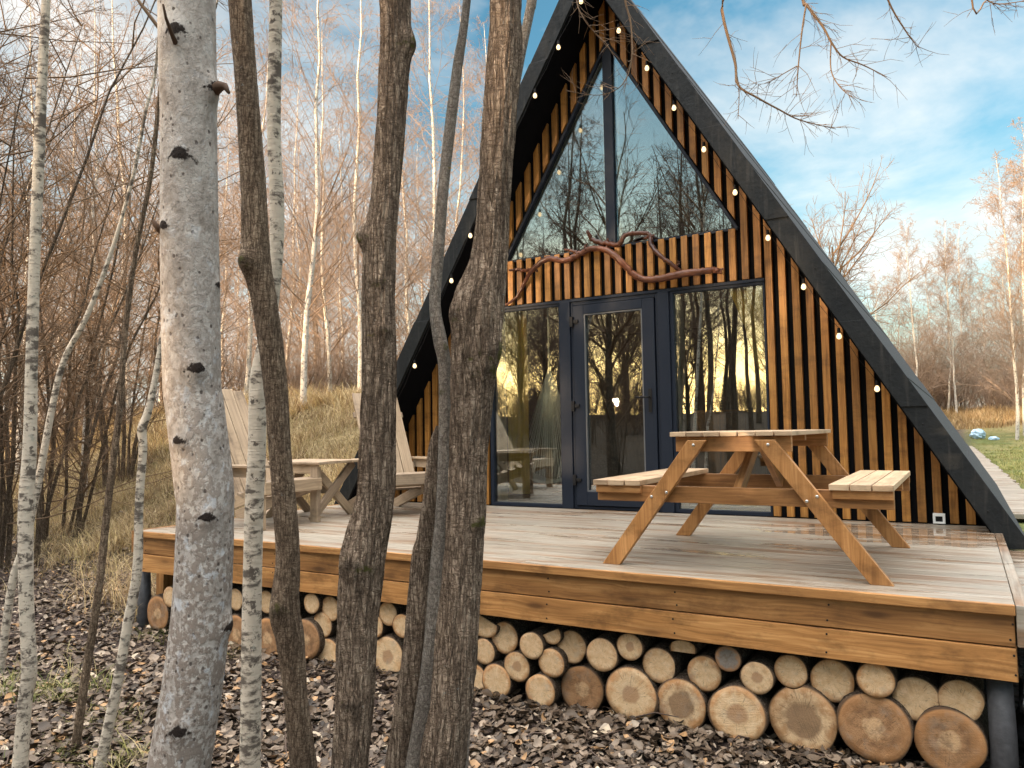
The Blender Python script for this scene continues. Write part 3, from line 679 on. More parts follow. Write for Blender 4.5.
# string of lights under the eaves
def lights(name, pts, label, yl=-.36):
    root = empty(name, (0, 0, 0), label, 'string lights', 'string lights under the eaves')
    P = [at(x, y, 'Y', yl) for x, y in pts]; P = [Vector(p) for p in P]; m = MB(len(pts))
    for a, b in zip(P[:-1], P[1:]):
        mid = (a+b)/2+Vector((0, 0, -.02)); m.tube([a+Vector((0, 0, .06)), mid+Vector((0, 0, .05)), b+Vector((0, 0, .06))], .002, 5, False)
    m.build('cable', M['black'], root)
    for i, p in enumerate(P):
        m = MB(i); m.lathe(p, [(.012, .06), (.013, .025), (.010, .02)], 8); sk = m.build('socket', M['black'], root)
        m = MB(i); m.lathe(p, [(.008, .022), (.016, .008), (.020, -.006), (.016, -.02), (.005, -.027)], 12); m.build('bulb', M['bulb'], root, smooth=True)
lights('string_light', [(618.7, 30.3), (646.9, 67.8), (674, 107.5), (703.8, 149), (735, 192), (768, 237.5), (803.6, 286.4), (839, 335.8), (877, 388.3)], 'warm string of bulbs under the right eave above the picnic table')
lights('string_light', [(581, 1), (558.4, 46.9), (535, 95.3), (511.8, 142.7), (491, 190), (470.3, 235.3), (451.4, 280.4), (433, 323), (414.7, 365.6), (397, 406)], 'warm string of bulbs under the left eave behind the tree trunks', -.475)

# ------------------------------------------------------------------ picnic table
pt = empty('picnic_table', (1.79, -2.08, 0), 'orange stained A-frame picnic table with built-in benches on the right of the deck', 'picnic table')
OX, OY = 1.79, -2.08
def L3(x, y, z): return (x-OX, y-OY, z)
m = MB(110); n = 7; x0, x1 = 1.455, 2.105; w = (x1-x0)/n
for i in range(n): m.box(L3(x0+i*w+.003, -2.72+rnd.uniform(-.006, .006), .720), L3(x0+(i+1)*w-.003, -1.37+rnd.uniform(-.006, .006), .745+rnd.uniform(-.001, .001)))
m.build('table_top', M['table_top'], pt, bevel=.003)
for bx0 in (.985, 2.265):
    m = MB(111+bx0); w = .0985
    for i in range(3): m.box(L3(bx0+i*w+.003, -2.72+rnd.uniform(-.008, .008), .447), L3(bx0+(i+1)*w-.003, -1.37, .477+rnd.uniform(-.001, .001)))
    m.build('bench_seat', M['table_top'], pt, bevel=.003)
for yb, sy in ((-2.66, -1), (-1.45, 1)):
    m = MB(115+yb); m.box(L3(1.0, yb-.022, .357), L3(2.555, yb+.022, .446)); m.build('crossbeam', M['table'], pt, bevel=.003)
    m = MB(117+yb); m.box(L3(1.478, yb-.022, .638), L3(2.09, yb+.022, .719)); m.build('top_beam', M['table'], pt, bevel=.003)
    for a, b in ((.97, 1.10), (2.205, 2.515)):
        pass
    for xf, xt in ((1.091, 1.61), (2.49, 1.965)):
        yy = yb+sy*.045; m = MB(int(xf*100)+sy); d = (xt-xf)/.70; hw = .052
        m.prism([(xf-hw-OX, 0.), (xf+hw-OX, 0.), (xt+hw-OX, .70), (xt-hw-OX, .70)], 1, yy-.021-OY, yy+.021-OY, ulong=1)
        lg = m.build('leg', M['table'], pt, bevel=.003)
        for z in (.39, .415, .675):
            m = MB(3); x = xf+d*z+(0 if z > .6 else (-.034 if z < .4 else .034)); m.lathe(L3(x, yy+sy*.021, z), [(.008, -.004), (.008, .004), (.004, .006)] if sy > 0 else [(.008, .004), (.008, -.004), (.004, -.006)], 8, (0, 1, 0)); m.build('bolt', M['metal'], lg)
for bx0 in (.99, 2.27):
    for yb in (-2.695, -2.05, -1.42):
        m = MB(int(bx0*10+yb*100)); m.box(L3(bx0+.012, yb-.012 if yb < -2.5 else yb-.02, .405), L3(bx0+.285, yb+.011 if yb < -2.5 else yb+.02, .4465)); m.build('bench_cleat', M['table'], pt, bevel=.002)
m = MB(122); m.box(L3(1.50, -2.1, .685), L3(2.06, -2.05, .7195)); m.build('top_cleat', M['table'], pt, bevel=.002)
for y0, y1 in ((-2.62, -2.12), (-1.49, -2.03)):
    m = MB(124+y0); m.beam(L3(1.79, y0, .40), L3(1.79, y1, .69), .07, .042, (0, 1, 0)); m.build('brace', M['table'], pt, bevel=.003)

# ------------------------------------------------------------------ slatted armchairs and crossed-leg side table
def make_chair(loc, label, seed, rz=0.):
    c = empty('garden_armchair', loc, label, 'armchair', 'greyed wooden armchairs on the left of the deck', rz)
    yw = .29                                         # faces +X; origin at the foot of the front
    m = MB(seed); n = 4; d0 = Vector((-.42, 0, .25)); d1 = Vector((-.90, 0, 1.19))
    for i in range(n):
        y = -.25+.125*(i+.5); m.beam(d0+Vector((0, y, 0)), d1+Vector((0, y, -.012*abs(i-1.5))), .117, .022, (0, 1, 0), .75+.2*m.r.random())
    m.build('backrest', M['chairs'], c, bevel=.003)
    m = MB(seed+1)
    for i in range(5): x = -.02-i*.092; m.beam((x, -.28, .372-.034*i), (x, .28, .372-.034*i), .085, .022, (1, 0, -.4))
    m.build('seat', M['chairs'], c, bevel=.003)
    m = MB(seed+2); m.box((.02, -.315, .285), (.043, .315, .385)); m.build('front_apron', M['chairs'], c, bevel=.003)
    for s in (-1, 1):
        m = MB(seed+5+s); m.box((-.07, s*.305-.02, 0), (.018, s*.305+.02, .478)); m.build('leg', M['chairs'], c, bevel=.003)
        m = MB(seed+8+s); m.beam((.015, s*.262, .33), (-.98, s*.262, .02), .10, .03, (0, 0, 1)); m.build('stringer', M['chairs'], c, bevel=.003)
        m = MB(seed+11+s); m.box((-.62, s*.315-.055, .501), (.06, s*.315+.055, .523)); a = m.build('armrest', M['chairs'], c, bevel=.004)
        m = MB(seed+14+s); m.box((-.6, s*.30-.012, .42), (.015, s*.30+.012, .5)) ; m.build('arm_rail', M['chairs'], a, bevel=.003)
    m = MB(seed+20)
    for z, x in ((.44, -.545), (.95, -.805)): m.beam((x, -.27, z), (x, .27, z), .06, .025, (.46, 0, -.9))
    m.build('back_rail', M['chairs'], c, bevel=.003)
make_chair((-2.03, -2.17, 0), 'tall slatted greyed wooden armchair nearest the deck front, half behind the pale trunk', 130)
make_chair((-1.58, -1.08, 0), 'tall slatted greyed wooden armchair by the cabin wall, behind the dark furrowed trunk', 160, -.45)
st = empty('side_table', (-2.47, -1.50, 0), 'low wooden table on crossed legs between the two slatted armchairs', 'side table')
m = MB(190)
for i in range(4): m.box((-.42, -.32+i*.16+.003, .495), (.36, -.32+(i+1)*.16-.003, .52))
m.build('table_top', M['chairs'], st, bevel=.003)
for x in (-.3, .27):
    for s in (-1, 1):
        m = MB(int(192+s+x*10)); xo = x+s*.018; m.beam((xo, -s*.29, .0), (xo, s*.25, .49), .075, .034, (0, 1, 0)); m.build('leg', M['chairs'], st, bevel=.003)
m = MB(197); m.beam((-.3, 0, .25), (.27, 0, .25), .07, .03, (0, 0, 1)); m.build('stretcher', M['chairs'], st, bevel=.003)

# ------------------------------------------------------------------ log stack: (px centre x, y, radius in px, kind)
LOGS = [(504.6, 637.8, 16, 'pale'), (531.5, 645.7, 13.8, 'pale'), (571.7, 647, 16.5, 'pale'), (601.9, 655, 17, 'pale'), (629.7, 647, 13.8, 'heart'),
        (659, 665.6, 17.6, 'pale'), (704.4, 673.5, 17.8, 'pale'), (727.9, 658.9, 13, 'grey'), (757, 678, 16.4, 'heart'), (484, 651.5, 13, 'pale'), (474.4, 679, 15, 'pale'),
        (496.4, 681, 17, 'pale'), (516.9, 666.8, 15, 'heart'), (551.5, 663, 14.8, 'pale'), (540.3, 691, 17, 'pale'), (582, 690, 24, 'brown'), (631, 694.6, 27.5, 'heart'),
        (681, 705, 26, 'dark'), (737, 714.5, 28.8, 'heart'), (790.8, 671.5, 16.6, 'pale'), (832.4, 680.8, 21.5, 'pale'), (875.8, 680, 18, 'pale'), (916, 699, 22, 'pale'),
        (961, 701, 21, 'pale'), (803, 720, 34, 'dark'), (874, 727.7, 34.5, 'brown'), (949.6, 742, 33, 'brown'), (266.3, 602, 11.5, 'pale'), (311.6, 603.5, 10.6, 'pale'),
        (330.5, 608.8, 12.5, 'pale'), (322.4, 625, 13, 'pale'), (304.8, 640, 21, 'brown'), (267.5, 638, 20, 'brown'), (290, 601.5, 11, 'pale'), (373.9, 626, 12, 'pale'),
        (388, 614, 12, 'pale'), (402, 626, 12, 'pale'), (388, 656.5, 20, 'heart'), (157.6, 613.4, 17.4, 'brown'), (169.7, 597, 10.5, 'pale'), (235.5, 599.5, 11, 'pale'),
        (236, 634, 19, 'brown'), (205, 599, 11, 'pale'), (200, 628, 17, 'pale'), (352, 617, 12, 'pale'), (350, 641, 12, 'pale'), (420, 617, 12, 'pale'), (430, 640, 14, 'pale'), (425, 672, 18, 'heart'), (458, 630, 14, 'pale'), (452, 662, 15, 'pale')]
SPLIT = [(484.7, 626, 15, 11), (552, 635, 10, 9), (683, 649, 13, 8), (328, 653.5, 15, 14.5)]
names = {'pale': 'pale cut log', 'heart': 'pale log with brown heart', 'dark': 'log with dark rotten heart', 'brown': 'brown weathered log', 'grey': 'grey weathered log'}
def make_log(c, r, kind, label, outline=None, seed=0, L=.55):
    rr = random.Random(seed); n = 36; root = empty('log', c, label, 'log', 'logs stacked under the deck')
    ph = [rr.uniform(0, 6.3) for _ in range(4)]
    amp = (.03, .02, .014, .01)
    if outline: out = outline
    else: out = [((1+sum(a*math.sin((i+2)*t+p) for i, (a, p) in enumerate(zip(amp, ph))))*math.cos(t), (1+sum(a*math.sin((i+2)*t+p) for i, (a, p) in enumerate(zip(amp, ph))))*math.sin(t)) for t in [2*math.pi*j/n for j in range(n)]]
    n = len(out); tilt = rr.uniform(-.05, .05); yaw = rr.uniform(-.05, .05)
    V = []; F_ = []; UV = []
    rings = [(-.0, .985), (.006, 1.0), (.03, 1.01), (.15, 1.0), (.3, 1.02), (L, 1.0)]
    for i, (y, s) in enumerate(rings):
        for (a, b) in out:
            k = 1+(.02*mnoise.noise(Vector((a*4, b*4, y*9+seed))) if i > 1 else 0)
            V.append((a*r*s*k+yaw*y, y+tilt*b*r*.3, b*r*s*k+tilt*y))
    for i in range(len(rings)-1):
        for j in range(n): j2 = (j+1) % n; F_.append((i*n+j, (i+1)*n+j, (i+1)*n+j2, i*n+j2))
    F_.append(tuple(range((len(rings)-1)*n, len(rings)*n))[::-1])
    me = bpy.data.meshes.new('bark'); me.from_pydata(V, [], F_); link('bark', me, M['bark_log'], root, smooth=True)
    # cut end: fan of rings, slightly rough, a thin disc standing 1 mm proud inside the bark rim
    V = [(0, -.001, 0)]; uv = [(0, 0)]; F_ = []
    rs = (.25, .5, .75, .99)
    for q in rs:
        for (a, b) in out:
            V.append((a*r*q, -.001+tilt*b*r*.3*q+(.0015*mnoise.noise(Vector((a*6*q, b*6*q, seed))) if q < .9 else 0), b*r*q)); uv.append((a*q, b*q))
    for j in range(n): F_.append((0, 1+j, 1+(j+1) % n))
    for i in range(len(rs)-1):
        for j in range(n): j2 = (j+1) % n; F_.append((1+i*n+j, 1+(i+1)*n+j, 1+(i+1)*n+j2, 1+i*n+j2))
    k0 = len(V)
    for (a, b) in out: V.append((a*r*.99, .012, b*r*.99)); uv.append((a, b))
    last = 1+(len(rs)-1)*n
    for j in range(n): j2 = (j+1) % n; F_.append((last+j, k0+j, k0+j2, last+j2))
    me = bpy.data.meshes.new('cut_end'); me.from_pydata(V, [], F_); ul = me.uv_layers.new(name='UVMap')
    ul.data.foreach_set('uv', [c for f in F_ for i in f for c in uv[i]]); link('cut_end', me, M['log_'+kind], root, smooth=True)
ordn = ['first', 'second', 'third', 'fourth', 'fifth', 'sixth', 'seventh', 'eighth', 'ninth', 'tenth', 'eleventh', 'twelfth', '13th', '14th', '15th', '16th', '17th', '18th', '19th', '20th', '21st', '22nd', '23rd', '24th', '25th', '26th']+[f'{k}th' for k in range(27, 31)]+['31st', '32nd', '33rd']+[f'{k}th' for k in range(34, 41)]
def edge_y(x): return 577+(x-177)*.1245       # lower edge of the front board in the photo, to sort logs into rows
rows = {}
for i, (x, y, r, k) in enumerate(LOGS):
    g = y-edge_y(x); sc_r = 1.+(x-160)/900
    rows.setdefault('top' if g/sc_r < 33 else 'bottom', []).append(i)
lab = {}
for rn, ids in rows.items():
    for q, i in enumerate(sorted(ids, key=lambda i: -LOGS[i][0])):
        lab[i] = f"{names[LOGS[i][3]]}, {ordn[q]} from the right post, {'upper' if rn == 'top' else 'lower'} row under deck"
for i, (x, y, r, k) in enumerate(LOGS):
    yy = -2.86+random.Random(i).uniform(-.025, .05); c = at(x, y, 'Y', yy); rad = r/F*float((c-CAM)@_fw)
    make_log(tuple(c), rad, k, lab[i], None, i)
sl = ['split log wedge under the deck just right of the mossy double trunk', 'small split log tucked above the fifth lower logs under the deck', 'half-round split log lying flat directly below the front board', 'ragged split log in the lower row between the two dark trunks on the left']
sl[1] = 'small half-hidden split log squeezed between two pale logs of the upper row'
for i, (x, y, rx, ry) in enumerate(SPLIT):
    yy = -2.84; c = at(x, y, 'Y', yy); s = float((c-CAM)@_fw)/F; r = max(rx, ry)*s; k = min(1, ry/rx)
    out = []
    for j in range(28):
        t = 2*math.pi*j/28; a, b = math.cos(t), math.sin(t)*k
        if i == 0: b = min(b, .5-.45*a); 
        elif i == 1: b = min(b, .35+.5*a)
        elif i == 2: b = max(b, -.25)
        else: a = max(a, -.7+.3*math.sin(7*b))
        out.append((a*1.1, b*1.05))
    make_log(tuple(c), r, 'pale', sl[i], out, 200+i)

# ------------------------------------------------------------------ foreground trees
def crm(P, n):
    P = np.array(P, float); out = []
    for i in range(len(P)-1):
        p0, p1, p2, p3 = P[max(i-1, 0)], P[i], P[i+1], P[min(i+2, len(P)-1)]
        t = np.linspace(0, 1, n, endpoint=False)[:, None]
        out.append(.5*(2*p1+(p2-p0)*t+(2*p0-5*p1+4*p2-p3)*t*t+(3*p1-p0-3*p2+p3)*t**3))
    return np.concatenate(out+[P[-1:]])
def px_path(pts, t, lean=0., zt=6.5, wob=.25, seed=0, to_ground=True):
    """pixel polyline (x, y, width px; top to bottom) at depth t -> world path bottom to top with radii"""
    rr = np.random.RandomState(seed); out = []
    for (x, y, w) in pts[::-1]:
        tt = t*(1+lean*(384-y)/768); p = dep(x, y, tt); out.append([*p, w/2/F*tt])
    out = np.array(out)
    if to_ground:
        d = (out[0]-out[1]); d[:3] /= max(1e-6, abs(d[2])); g = float(hgt(out[0, 0], out[0, 1]))-.12; dz = out[0, 2]-g
        if dz > .02:
            a = out[0].copy(); a[:2] += np.clip(d[:2], -.25, .25)*dz; a[2] = g; a[3] = out[0, 3]*1.22
            mid = out[0]*.5+a*.5; mid[3] = out[0, 3]*1.04; out = np.concatenate([[a], [mid], out])
    if zt:
        d = out[-1]-out[-2]; d[:3] /= max(.05, d[2]); p = out[-1].copy(); r0 = p[3]; z0 = p[2]; n = 7
        for k in range(1, n+1):
            q = p.copy(); dz = (zt-z0)*k/n; q[:3] += d[:3]*dz*.7; q[2] = z0+dz
            q[:2] += rr.uniform(-wob, wob, 2)*.3*k/n; q[3] = r0*(1-.9*k/n)+.002; out = np.concatenate([out, [q]])
    return out
def trunk_mesh(name, path, segs=48, step=.012, rough=.12, furrow=.1, fz=7., fa=5., knots=(), seed=0, ztop_fine=3.4):
    """skin a path (n,4) as one continuous trunk with real relief"""
    pts = crm(path, 8); L = np.r_[0, np.cumsum(np.linalg.norm(np.diff(pts[:, :3], axis=0), axis=1))]
    zmax = np.interp(ztop_fine, np.maximum.accumulate(pts[:, 2]), L); ls = list(np.arange(0, zmax, step))+list(np.arange(zmax, L[-1], step*6))+[L[-1]]
    C = np.stack([np.interp(ls, L, pts[:, k]) for k in range(4)], 1); n = len(C)
    T = np.gradient(C[:, :3], axis=0); T /= np.linalg.norm(T, axis=1, keepdims=True)
    U = np.array([1., 0, 0]); V = np.empty((n, segs, 3)); tint = np.zeros((n, segs)); so = seed*3.7
    for i in range(n):
        U = U-T[i]*(U@T[i]); U /= np.linalg.norm(U); W = np.cross(T[i], U); r = C[i, 3]; z = ls[i]
        for j in range(segs):
            a = 2*math.pi*j/segs; ca, sa = math.cos(a), math.sin(a)
            lump = mnoise.noise(Vector((ca*1.3+so, sa*1.3, z*2.2)))*rough
            if furrow:
                q = Vector((ca*fa*.5+so, sa*fa*.5, z*fz)); w_ = mnoise.noise(q*.6)*.6
                rid = abs(mnoise.noise(Vector((q.x*1.9+w_, q.y*1.9+w_, q.z))))
                rid2 = abs(mnoise.noise(Vector((q.x*4.3+w_, q.y*4.3, q.z*1.8+9))))
                lump += furrow*(min(rid*3, 1)-.7)*.7+furrow*.35*(min(rid2*3, 1)-.6)
            dirv = U*ca+W*sa; p = C[i, :3]+dirv*r*(1+lump)
            V[i, j] = p
    for (kp, kr, amp) in knots:                     # bulges where branches broke off; tint marks the dark scar
        dv = V-np.array(kp); d = np.linalg.norm(dv*np.array([1, 1, .8]), axis=2); g = np.exp(-(d/kr)**2)
        cen = C[:, None, :3]; nr = V-cen; nr /= np.linalg.norm(nr, axis=2, keepdims=True); V += nr*(amp*g)[..., None]
        ax = np.array([kp[0], kp[1], 0])-np.array([np.interp(kp[2], C[:, 2], C[:, 0]), np.interp(kp[2], C[:, 2], C[:, 1]), 0]); ax /= np.linalg.norm(ax); lt = np.cross(ax, [0, 0, 1])
        D3 = V-np.array(kp); lx = np.abs(D3@lt)/kr; lz = D3[..., 2]/kr; front = np.exp(-np.maximum(0, -(D3@ax)/kr-.8)**2*4)
        core = np.exp(-((lx/.78)**2+((lz+.12*lx)/.56)**2)**1.5)*(.6+.4*np.exp(-(lz+.1)**2)); brow = np.exp(-((lz-(.42-.75*lx))/.17)**2)*np.exp(-(lx/1.25)**4)
        tint = np.maximum(tint, np.maximum(core, brow*.9)*front)
    idx = np.arange(n*segs).reshape(n, segs); nx = np.roll(idx, -1, 1)
    Q = np.stack([idx[:-1], nx[:-1], nx[1:], idx[1:]], -1).reshape(-1, 4)
    me = np_mesh(name, V.reshape(-1, 3), Q); a = me.attributes.new('tint', 'FLOAT', 'POINT'); a.data.foreach_set('value', tint.ravel().astype(np.float32))
    me.polygons.foreach_set('use_smooth', [True]*len(me.polygons)); return me
def twiggy(rng, starts, dirs, lens, rads, nsub=8, ntw=5, droop=.12, sub_len=.45, tw_len=.5, rt=.0035, spread=.9):
    """branches with side branches and twigs: arrays of starts, dirs, lens, rads -> list of (V, Q)"""
    parts = []
    def curve(S, D, Ln, rad, m, bend, dr, rend=.3):
        n = len(S); P = np.empty((n, m, 3)); P[:, 0] = S; d = D.copy()
        for k in range(1, m):
            P[:, k] = P[:, k-1]+d*(Ln/(m-1))[:, None]; d = d+rng.normal(0, bend, (n, 3)); d[:, 2] -= dr; d /= np.linalg.norm(d, axis=1, keepdims=True)
        return P, rad[:, None]*np.linspace(1, rend, m)
    P, Rr = curve(starts, dirs, lens, rads, 6, .13, -.02); parts.append(tubes(P, Rr, 5))
    def sub(P, Rr, Ln, ns, frac, rs, dr, m, lo=.15):
        n = len(P); f = rng.uniform(lo, 1, (n, ns)); mm = P.shape[1]-1; i = np.minimum((f*mm).astype(int), mm-1); w = (f*mm-i)[..., None]; r_ = np.arange(n)[:, None]
        S = (P[r_, i]*(1-w)+P[r_, i+1]*w).reshape(-1, 3); T = (P[r_, i+1]-P[r_, i]); T = (T/(np.linalg.norm(T, axis=2, keepdims=True)+1e-9)).reshape(-1, 3)
        D = T*.75+rng.normal(0, spread*.6, T.shape); D /= np.linalg.norm(D, axis=1, keepdims=True)
        l = (Ln[:, None]*frac*rng.uniform(.5, 1.3, (n, ns))*(1.15-.6*f)).ravel(); rd = np.maximum((Rr[r_, i]*rs).ravel(), rt)
        return (S, D, l, rd)
    s1 = sub(P, Rr, lens, nsub, sub_len, .5, 0, 4); P1, R1 = curve(*s1, 5, .16, droop*.4); parts.append(tubes(P1, R1, 3))
    s2 = sub(P1, R1, s1[2], ntw, tw_len, .6, 0, 3); P2, R2 = curve(*s2, 4, .17, droop, .5); parts.append(tubes(P2, R2, 3))
    return parts

def fg_tree(name, pts, t, mat, label, cat, segs=48, rough=.05, furrow=.0, knots_px=(), seed=0, zt=6.5, lean=0., fz=7., fa=5., crown=True, extra=None, group=None, step=.012, crown_n=9):
    path = px_path(pts, t, lean, zt, seed=seed); root = empty(name, tuple(path[0, :3]), label, cat, group)
    org = path[0, :3].copy(); kn = []
    for (x, y, rpx, amp) in knots_px:
        tt = t*(1+lean*(384-y)/768); c = dep(x, y, tt); rad = np.interp(c[2], path[:, 2], path[:, 3])
        ax = np.array([np.interp(c[2], path[:, 2], path[:, k]) for k in (0, 1)]); dv = np.array([*(c[:2]-ax), 0.]); 
        view = CAM-c; view[2] = 0; view /= np.linalg.norm(view); lat = np.cross(view, [0, 0, 1]); s_ = float(np.clip(dv@lat/rad, -.98, .98))
        p = np.array([*ax, c[2]])+lat*s_*rad+view*math.sqrt(1-s_*s_)*rad; kn.append((p-org, rpx/F*tt, amp))
    loc = path.copy(); loc[:, :3] -= org
    me = trunk_mesh('trunk', loc, segs, step, rough, furrow, fz, fa, kn, seed, 3.6-org[2])
    link('trunk', me, mat, root)
    if crown:
        rng = np.random.RandomState(seed+50); top = loc[loc[:, 2]+org[2] > 3.3]
        if len(top) < 2: top = loc[-3:]
        k = crown_n; f = rng.uniform(0, 1, k)*(len(top)-1.01); i = f.astype(int); S = top[i, :3]*(1-(f-i))[:, None]+top[i+1, :3]*(f-i)[:, None]
        a = rng.uniform(0, 6.28, k); D = np.stack([np.cos(a)*.6, np.sin(a)*.6, np.full(k, .8)], 1); D /= np.linalg.norm(D, axis=1, keepdims=True)
        V, Q = merge(twiggy(rng, S, D, rng.uniform(.8, 1.7, k), np.full(k, .014), 7, 4, .06, .45, .5, .0025))
        link('crown', np_mesh('crown', V, Q), M['twig_brown'], root)
    if extra: extra(root, org)
    return root, loc, org

def stub(root, org, pts, t, r0, r1, mat, name='branch_stub'):
    m = MB(3); P = [dep(x, y, tt)-org for x, y, tt in [(p[0], p[1], t+p[2]) for p in pts]]; n = len(P); m.tube(P, [(r0+(r1-r0)*i/(n-1))/F*t for i in range(n)], 8); m.build(name, mat, root, smooth=True)
def ex1(root, org):
    stub(root, org, [(176, 44, -.08), (171, 32, -.12), (166, 18, -.15), (163, 4, -.17)], 2.3, 2.6, 1., M['twig_dark'])
    stub(root, org, [(212, 92, -.01), (220, 86, -.04), (225, 86, -.05), (229, 93, -.06)], 2.3, 7, 1.5, M['twig_dark'])
    stub(root, org, [(164, 232, -.02), (158, 228, -.05), (152, 220, -.06)], 2.3, 5, 1.5, M['twig_dark'])
T1 = [(187, 0, 54), (189, 128, 53), (190, 256, 55), (192, 380, 54), (195, 410, 55), (203, 480, 56), (205, 512, 54), (202, 600, 55), (193, 680, 57), (179, 768, 59)]
fg_tree('aspen_tree', T1, 2.3, M['aspen'], 'thick pale grey trunk with dark branch scars, the widest stem on the left', 'tree', 110, .035, 0,
        [(176, 44, 11, .012), (211, 92, 12, .02), (180, 164, 12, .010), (165, 232, 8, .012), (196, 370, 10, .014), (180, 440, 8, .012), (207, 514, 9, .012), (226, 625, 10, .016), (179, 720, 11, .012), (217, 285, 6, .006)], 1, 9, extra=ex1, step=.007)
T2 = [(240, 0, 22), (246, 80, 22), (253, 180, 24), (256, 256, 28), (264, 300, 25), (274, 370, 23), (280, 450, 22), (285, 510, 23), (288, 560, 23), (285, 610, 28), (290, 640, 27), (296, 700, 23), (304, 768, 26)]
fg_tree('young_tree', T2, 2.75, M['bark2'], 'slender leaning brown trunk crossing in front of the thin white birch', 'tree', 44, .05, .08, [(247, 264, 9, .028), (277, 608, 10, .012)], 2, 7, fz=6, fa=6)
T3 = [(276, 0, 13), (274, 128, 13), (277, 200, 14), (276, 256, 14), (268, 330, 15), (259, 380, 17), (257, 450, 17), (254, 510, 18), (252, 600, 19), (251, 690, 20), (250, 768, 21)]
fg_tree('birch_tree', T3, 3.0, M['birch'], 'thin white birch trunk with black scars right of the thick pale trunk', 'tree', 32, .07, 0, [(258, 395, 5, .004), (254, 515, 5, .006), (250, 470, 4, .004), (275, 60, 4, .004)], 3, 7)
T4 = [(395, 0, 30), (396, 40, 31), (393, 85, 29), (389, 150, 28), (385, 200, 28), (380, 240, 32), (379, 300, 32), (379, 370, 33), (377, 450, 36), (375, 500, 37), (364, 550, 44), (361, 580, 43), (357, 626, 40), (355, 700, 37), (350, 768, 36)]
fg_tree('furrowed_tree', T4, 2.5, M['bark'], 'dark furrowed trunk with a broken stub, in the middle between the armchairs', 'tree', 84, .06, .17, [(364, 238, 9, .026), (410, 45, 9, .018), (380, 285, 6, .004), (383, 333, 7, .012), (352, 560, 12, .014), (350, 698, 9, .012)], 4, 8, fz=3.6, fa=8, step=.008)
T5 = [(467, 0, 8), (458, 64, 10), (450, 128, 11), (443, 192, 11), (438, 256, 12), (435, 305, 11.5), (440, 340, 14), (444.5, 365, 13), (445, 420, 13), (444, 470, 13), (442, 520, 14), (438, 560, 15), (432, 640, 16), (425, 700, 17), (414, 768, 18)]
fg_tree('young_tree', T5, 2.58, M['grey_stem'], 'thin smooth grey stem bending beside the mossy double trunk', 'tree', 32, .05, 0, [(445, 348, 4, .006), (441, 392, 3, .003)], 5, 7)
T5b = [(438, 426, 4), (434, 450, 12), (431, 500, 17), (426, 540, 20), (421, 560, 20), (415, 640, 22), (408, 700, 24), (397, 768, 26)]
fg_tree('dead_trunk', T5b, 2.62, M['bark'], 'short dead dark stem with grey lichen, leaning left of the smooth grey stem', 'tree', 48, .09, .13, [], 6, None, fz=3.2, fa=7, crown=False)
HANG = [[(716, -60, 6), (722, 10, 5), (735, 62, 4.6), (738, 85, 3.6), (758, 98, 3), (780, 110, 2.6), (800, 120, 2), (836, 129, 1)],
        [(795, -60, 6), (803, 0, 5), (806.7, 5, 4.6), (823, 27, 3.6), (831.7, 43, 3.2), (843, 57, 2.4), (863, 65, 2), (887, 77, 1)],
        [(831, 43, 2.4), (831, 70, 2), (840, 87, 1.5), (852.7, 98, .8)], [(806, 5, 3), (801.7, 33, 2.6), (797.7, 73, 2), (796.7, 97, .8)],
        [(797, 66, 1.8), (783, 74, 1.4), (767, 83, .8), (755, 84, .7)], [(880, -40, 4), (888, 0, 3), (907, 33, 2.2), (919, 48, .8)], [(970, -14, 3), (987, 0, 2.2), (1000, 4, 2), (1024, 1, 1.2)],
        [(620, -40, 4), (625, 0, 3.5), (631, 25, 2.8), (631.5, 60, 2.2), (622, 85, 1.6), (600, 95, 1.2), (572, 92, .8)], [(735, 66, 2), (739, 90, 1.6), (738, 119, .9)], [(570, -30, 2.4), (580, 12, 2), (603, 42, 1.4), (620, 60, .8)]]
